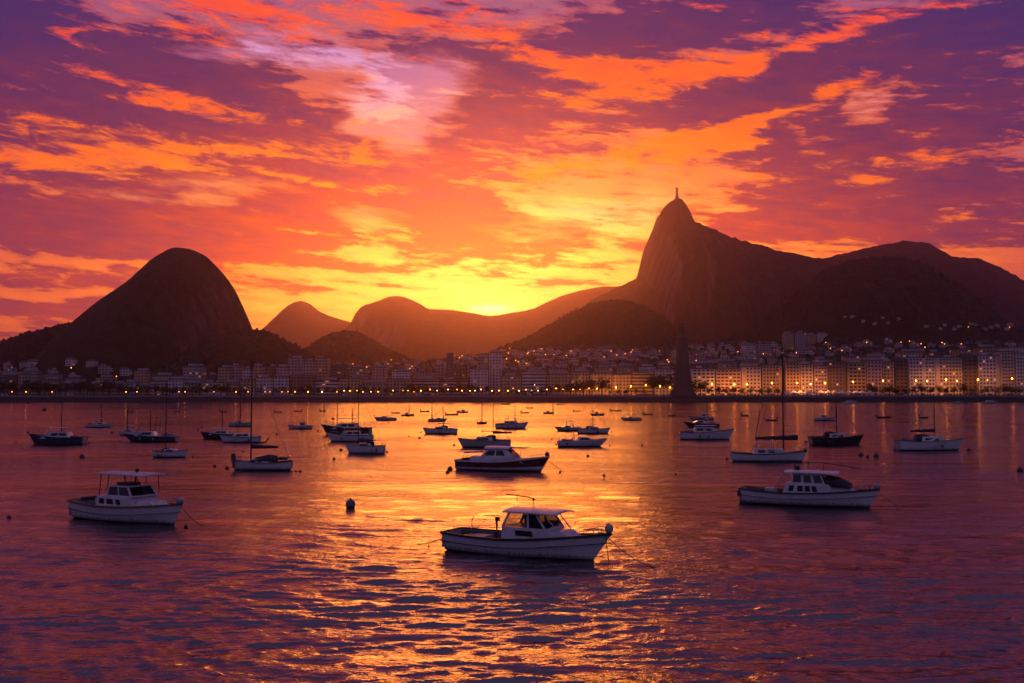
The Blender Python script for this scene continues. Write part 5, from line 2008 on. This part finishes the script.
G(440, 433.8, 35, -1, 'white_hull', 'sail', 'white boat with a flat awning above the maroon boat\'s stern', mast=(443, 407), top=2.3, head=3)
G(438, 421.5, 20, 1, 'grey_hull', 'sport', 'grey covered boat behind the white boat with a flat awning', mast=(432, 402), head=4)
G(452, 415.3, 13, 1, 'black_hull', 'dinghy', 'long dark open boat near the far shore under the sunset', head=4)
G(462, 412.8, 12, -1, 'grey_hull', 'fishing', 'tiny dark fishing boat touching the long dark open boat', head=-6)
G(484, 447.5, 53, -1, 'grey_hull', 'sail', 'grey sailing yacht directly behind the maroon motor boat', mast=(493, 402), top=2.4, boom=True, head=-4)
G(482, 423.8, 10, 1, 'black_hull', 'sail', 'tiny dark boat with two slender masts above the grey yacht', mast=(482, 402), head=20)
G(512, 428.5, 33, 1, 'white_hull', 'cruiser', 'white cruiser with dark awning and thin mast under the setting sun', mast=(515, 405), top=2.4, head=-4)
G(525, 413.3, 8, 1, 'black_hull', 'dinghy', 'tiny black dinghy below the bright sun reflection', head=12)
G(530, 408.3, 7, 1, 'black_hull', 'dinghy', 'tiniest black dinghy close to the sea wall under the sun', head=2)
G(549, 413.8, 11, 1, 'black_hull', 'fishing', 'tiny black boat with a short pole, right of the sun reflection', mast=(553, 403), head=14)
G(568, 431, 28, -1, 'grey_hull', 'sport', 'greyish speed boat with arch, left one of three boats right of the sun glow', top=2.7, head=4)
G(594, 433.5, 33, 1, 'white_hull', 'sail', 'white boat with thin mast and flat awning, behind the white cruiser right of the sun', mast=(593, 410), top=2.2, head=-3)
G(583, 446.5, 50, 1, 'white_hull', 'sport', 'broad white cruiser in front of two smaller boats right of the sun glow', head=4)
G(598, 415.5, 14, 1, 'black_hull', 'fishing', 'small dark boat under the dark wooded slope of the quay', head=3)
G(577, 411.5, 7, 1, 'black_hull', 'dinghy', 'tiny dark dinghy just left of the small dark boat', head=3)
G(616, 411.3, 11, 1, 'black_hull', 'dinghy', 'tiny dark open boat left of the small boat with an awning', head=-9)
G(631, 420.5, 21, -1, 'grey_hull', 'sport', 'small grey boat with a dark awning left of the monument', top=2.7, head=2)
G(648, 414.8, 10, 1, 'black_hull', 'dinghy', 'tiny dark boat below the left side of the monument', head=2)
G(672, 416, 8, 1, 'black_hull', 'fishing', 'tiny dark boat with a hump directly below the monument', head=2)
G(701, 420, 25, -1, 'grey_hull', 'fishing', 'grey open boat with a thin mast, behind two cruisers right of the monument', mast=(707, 402), head=-3)
G(701, 427.3, 36, -1, 'black_hull', 'sport', 'dark hulled boat hidden behind the white cruiser right of the monument', head=2)
G(707, 439.5, 54, 1, 'white_hull', 'cruiser', 'white rounded cruiser with dark wraparound windows right of the monument', top=2.0, head=-5)
G(745, 415.8, 8, 1, 'grey_hull', 'dinghy', 'tiny grey boat right of the monument near the wall', head=20)
G(771, 420.5, 12, -1, 'grey_hull', 'dinghy', 'small grey boat beside the tall mast of the white sailing boat', head=-4)
G(826, 420.8, 22, 1, 'white_hull', 'fishing', 'small white cabin boat above the black yacht', mast=(836, 406), head=-14)
G(837, 444.5, 55, 1, 'black_hull', 'sail', 'black yacht with white cabin and mast on the right side of the bay', mast=(837, 402), top=2.5, head=4)
G(931, 450.3, 69, 1, 'white_hull', 'sail', 'long low white sailing yacht near the right edge', mast=(935, 396), boom=True, head=3)
G(884, 418, 15, 1, 'black_hull', 'dinghy', 'low black rowing boat below the lit apartment blocks', head=2)
G(924, 418, 9, 1, 'black_hull', 'dinghy', 'low black rowing boat above the long white yacht', head=2)
G(850, 403.6, 14, 1, 'white_hull', 'cruiser', 'tiny white boat tied at the sea wall below the lit apartment blocks', head=0)
G(957, 404, 12, -1, 'white_hull', 'sport', 'tiny white boat tied at the sea wall toward the right edge', head=0)
G(990, 403.6, 15, 1, 'grey_hull', 'cruiser', 'tiny grey boat tied at the sea wall at the right end', head=0)

G(278, 412.4, 8, 1, 'black_hull', 'dinghy', 'tiny dark flat boat, first of three beyond the small pale cabin boat', head=3)
G(298, 411.6, 8, -1, 'black_hull', 'dinghy', 'tiny dark flat boat, middle of three beyond the small pale cabin boat', head=6)
G(323, 411.4, 6, 1, 'black_hull', 'dinghy', 'tiny dark flat boat, last of three beyond the small pale cabin boat', mast=(324, 404), head=20)
G(224, 412.3, 7, 1, 'black_hull', 'dinghy', 'tiny dark open boat far beyond the black hulled motor boat', head=-5)
G(177, 411.7, 6, -1, 'black_hull', 'dinghy', 'tiny dark open boat far beyond the plump white sailing boat', head=5)
G(131, 412.2, 7, 1, 'black_hull', 'dinghy', 'tiny dark open boat far beyond the long dark blue yacht', head=-8)
G(506, 404.8, 9, 1, 'black_hull', 'fishing', 'tiny dark boat close under the sea wall below the sunset', head=0)
G(560, 405.2, 8, -1, 'grey_hull', 'dinghy', 'tiny grey boat close under the sea wall right of the sunset', head=0)


# ------------------------------------------------------------------ mooring buoys
def buoy_meshes(r):
    b = MB()
    b.ball((0, 0, r * .32), r, 12)
    c = MB().lathe([(r * .2, r * 1.25), (r * .2, r * 1.45), (r * .05, r * 1.5)], (0, 0, 0), 8).tube([(-r * .3, 0, r * 1.42), (0, 0, r * 1.72), (r * .3, 0, r * 1.42)], r * .07, 5)
    return b.mesh('float', [M['buoy_dark']], True), c.mesh('ring', [M['darkmetal']])


p = on_plane(350.5, 507.5)
t = empty('mooring_buoy', (p.x, p.y, 0), 0, 'big grey ball buoy floating in front of the white sailing boat', 'buoy')
bb = MB()
prof = []
for i in range(13):
    a = math.pi * i / 12
    prof.append((max(.01, .36 * math.sin(a)), .22 - .4 * math.cos(a)))
bb.lathe(prof, (0, 0, 0), 18)
bb.m = [1 if sum(bb.v[k][2] for k in f) / len(f) < .16 else 0 for f in bb.f]
bb.build('float', [M['ball_grey'], M['buoy_dark']], t, smooth=True)
MB().lathe([(.07, .6), (.07, .68), (.02, .7)], (0, 0, 0), 8).build('ring', M['darkmetal'], t)
BUOYS = [(82, 458, 5.2, 'square dark'), (44, 411, 4, 'dark'), (28, 433, 2.2, 'dark'), (16, 442, 1.8, 'dark'), (89, 443.5, 2, 'dark'), (112, 433, 2.4, 'dark'), (120, 442, 1.8, 'dark'),
         (198, 430, 2.2, 'dark'), (202, 427.5, 2, 'dark'), (193, 457.5, 2, 'dark'), (214.5, 467, 3.4, 'dark'), (227, 469, 4.2, 'dark'), (222, 419, 2.4, 'dark'), (277, 434.5, 2.4, 'dark'), (243, 452, 2.2, 'red'),
         (296, 472, 2.2, 'dark'), (300, 472, 3.0, 'dark'), (318, 431, 2, 'dark'), (341, 450.5, 3.4, 'dark'), (334, 459.5, 3, 'dark'), (387, 452.5, 2.6, 'dark'), (409, 436.5, 1.8, 'dark'), (419.5, 438.5, 2.6, 'dark'),
         (421, 432.5, 1.8, 'dark'), (333, 419.5, 3, 'red'), (454, 445.5, 2.4, 'dark'), (450, 470, 5.2, 'dark'), (447.5, 473, 4, 'dark'), (560, 472.5, 2.6, 'dark'), (588, 456.5, 3, 'red'), (552, 439.5, 1.8, 'dark'),
         (556, 445, 2, 'dark'), (610, 446, 1.8, 'dark'), (612, 432, 1.8, 'dark'), (642, 445.5, 2.6, 'dark'), (675, 438, 2.4, 'dark'), (676, 474.5, 2.4, 'dark'), (727, 459.5, 3, 'dark'), (806, 442, 2.6, 'dark'), (808.5, 463.5, 3.2, 'red'),
         (861, 456, 5, 'dark'), (867.5, 457.5, 3.4, 'dark'), (876, 457, 5.4, 'dark'), (895, 449.5, 3.2, 'dark'), (969, 450.5, 3.6, 'dark'), (963, 417.5, 2, 'dark'), (1020, 471.5, 6, 'dark'),
         (9, 518, 3.4, 'dark'), (746, 503, 5.0, 'dark'), (604, 476, 2.0, 'dark'), (186, 527.5, 2.4, 'dark'), (183, 401.5, 3, 'dark'), (28, 403.5, 5, 'dark')]
BUOYS.sort()
bm = {}
for i, (px, py, w, kind) in enumerate(BUOYS):
    p = on_plane(px, py)
    r = max(.14, w * p.y / FPX / 2)
    t = empty('mooring_buoy', (p.x, p.y, 0), rng.uniform(0, 6), f'{"red" if kind == "red" else "dark"} mooring buoy floating among the boats, {nth(i + 1)} small buoy from the left',
              'buoy', 'small mooring buoys between the boats')
    f_, c_ = buoy_meshes(r)
    if kind == 'red':
        f_.materials.clear(); f_.materials.append(M['buoy_red'])
    link_mesh('float', f_, t)
    link_mesh('ring', c_, t)
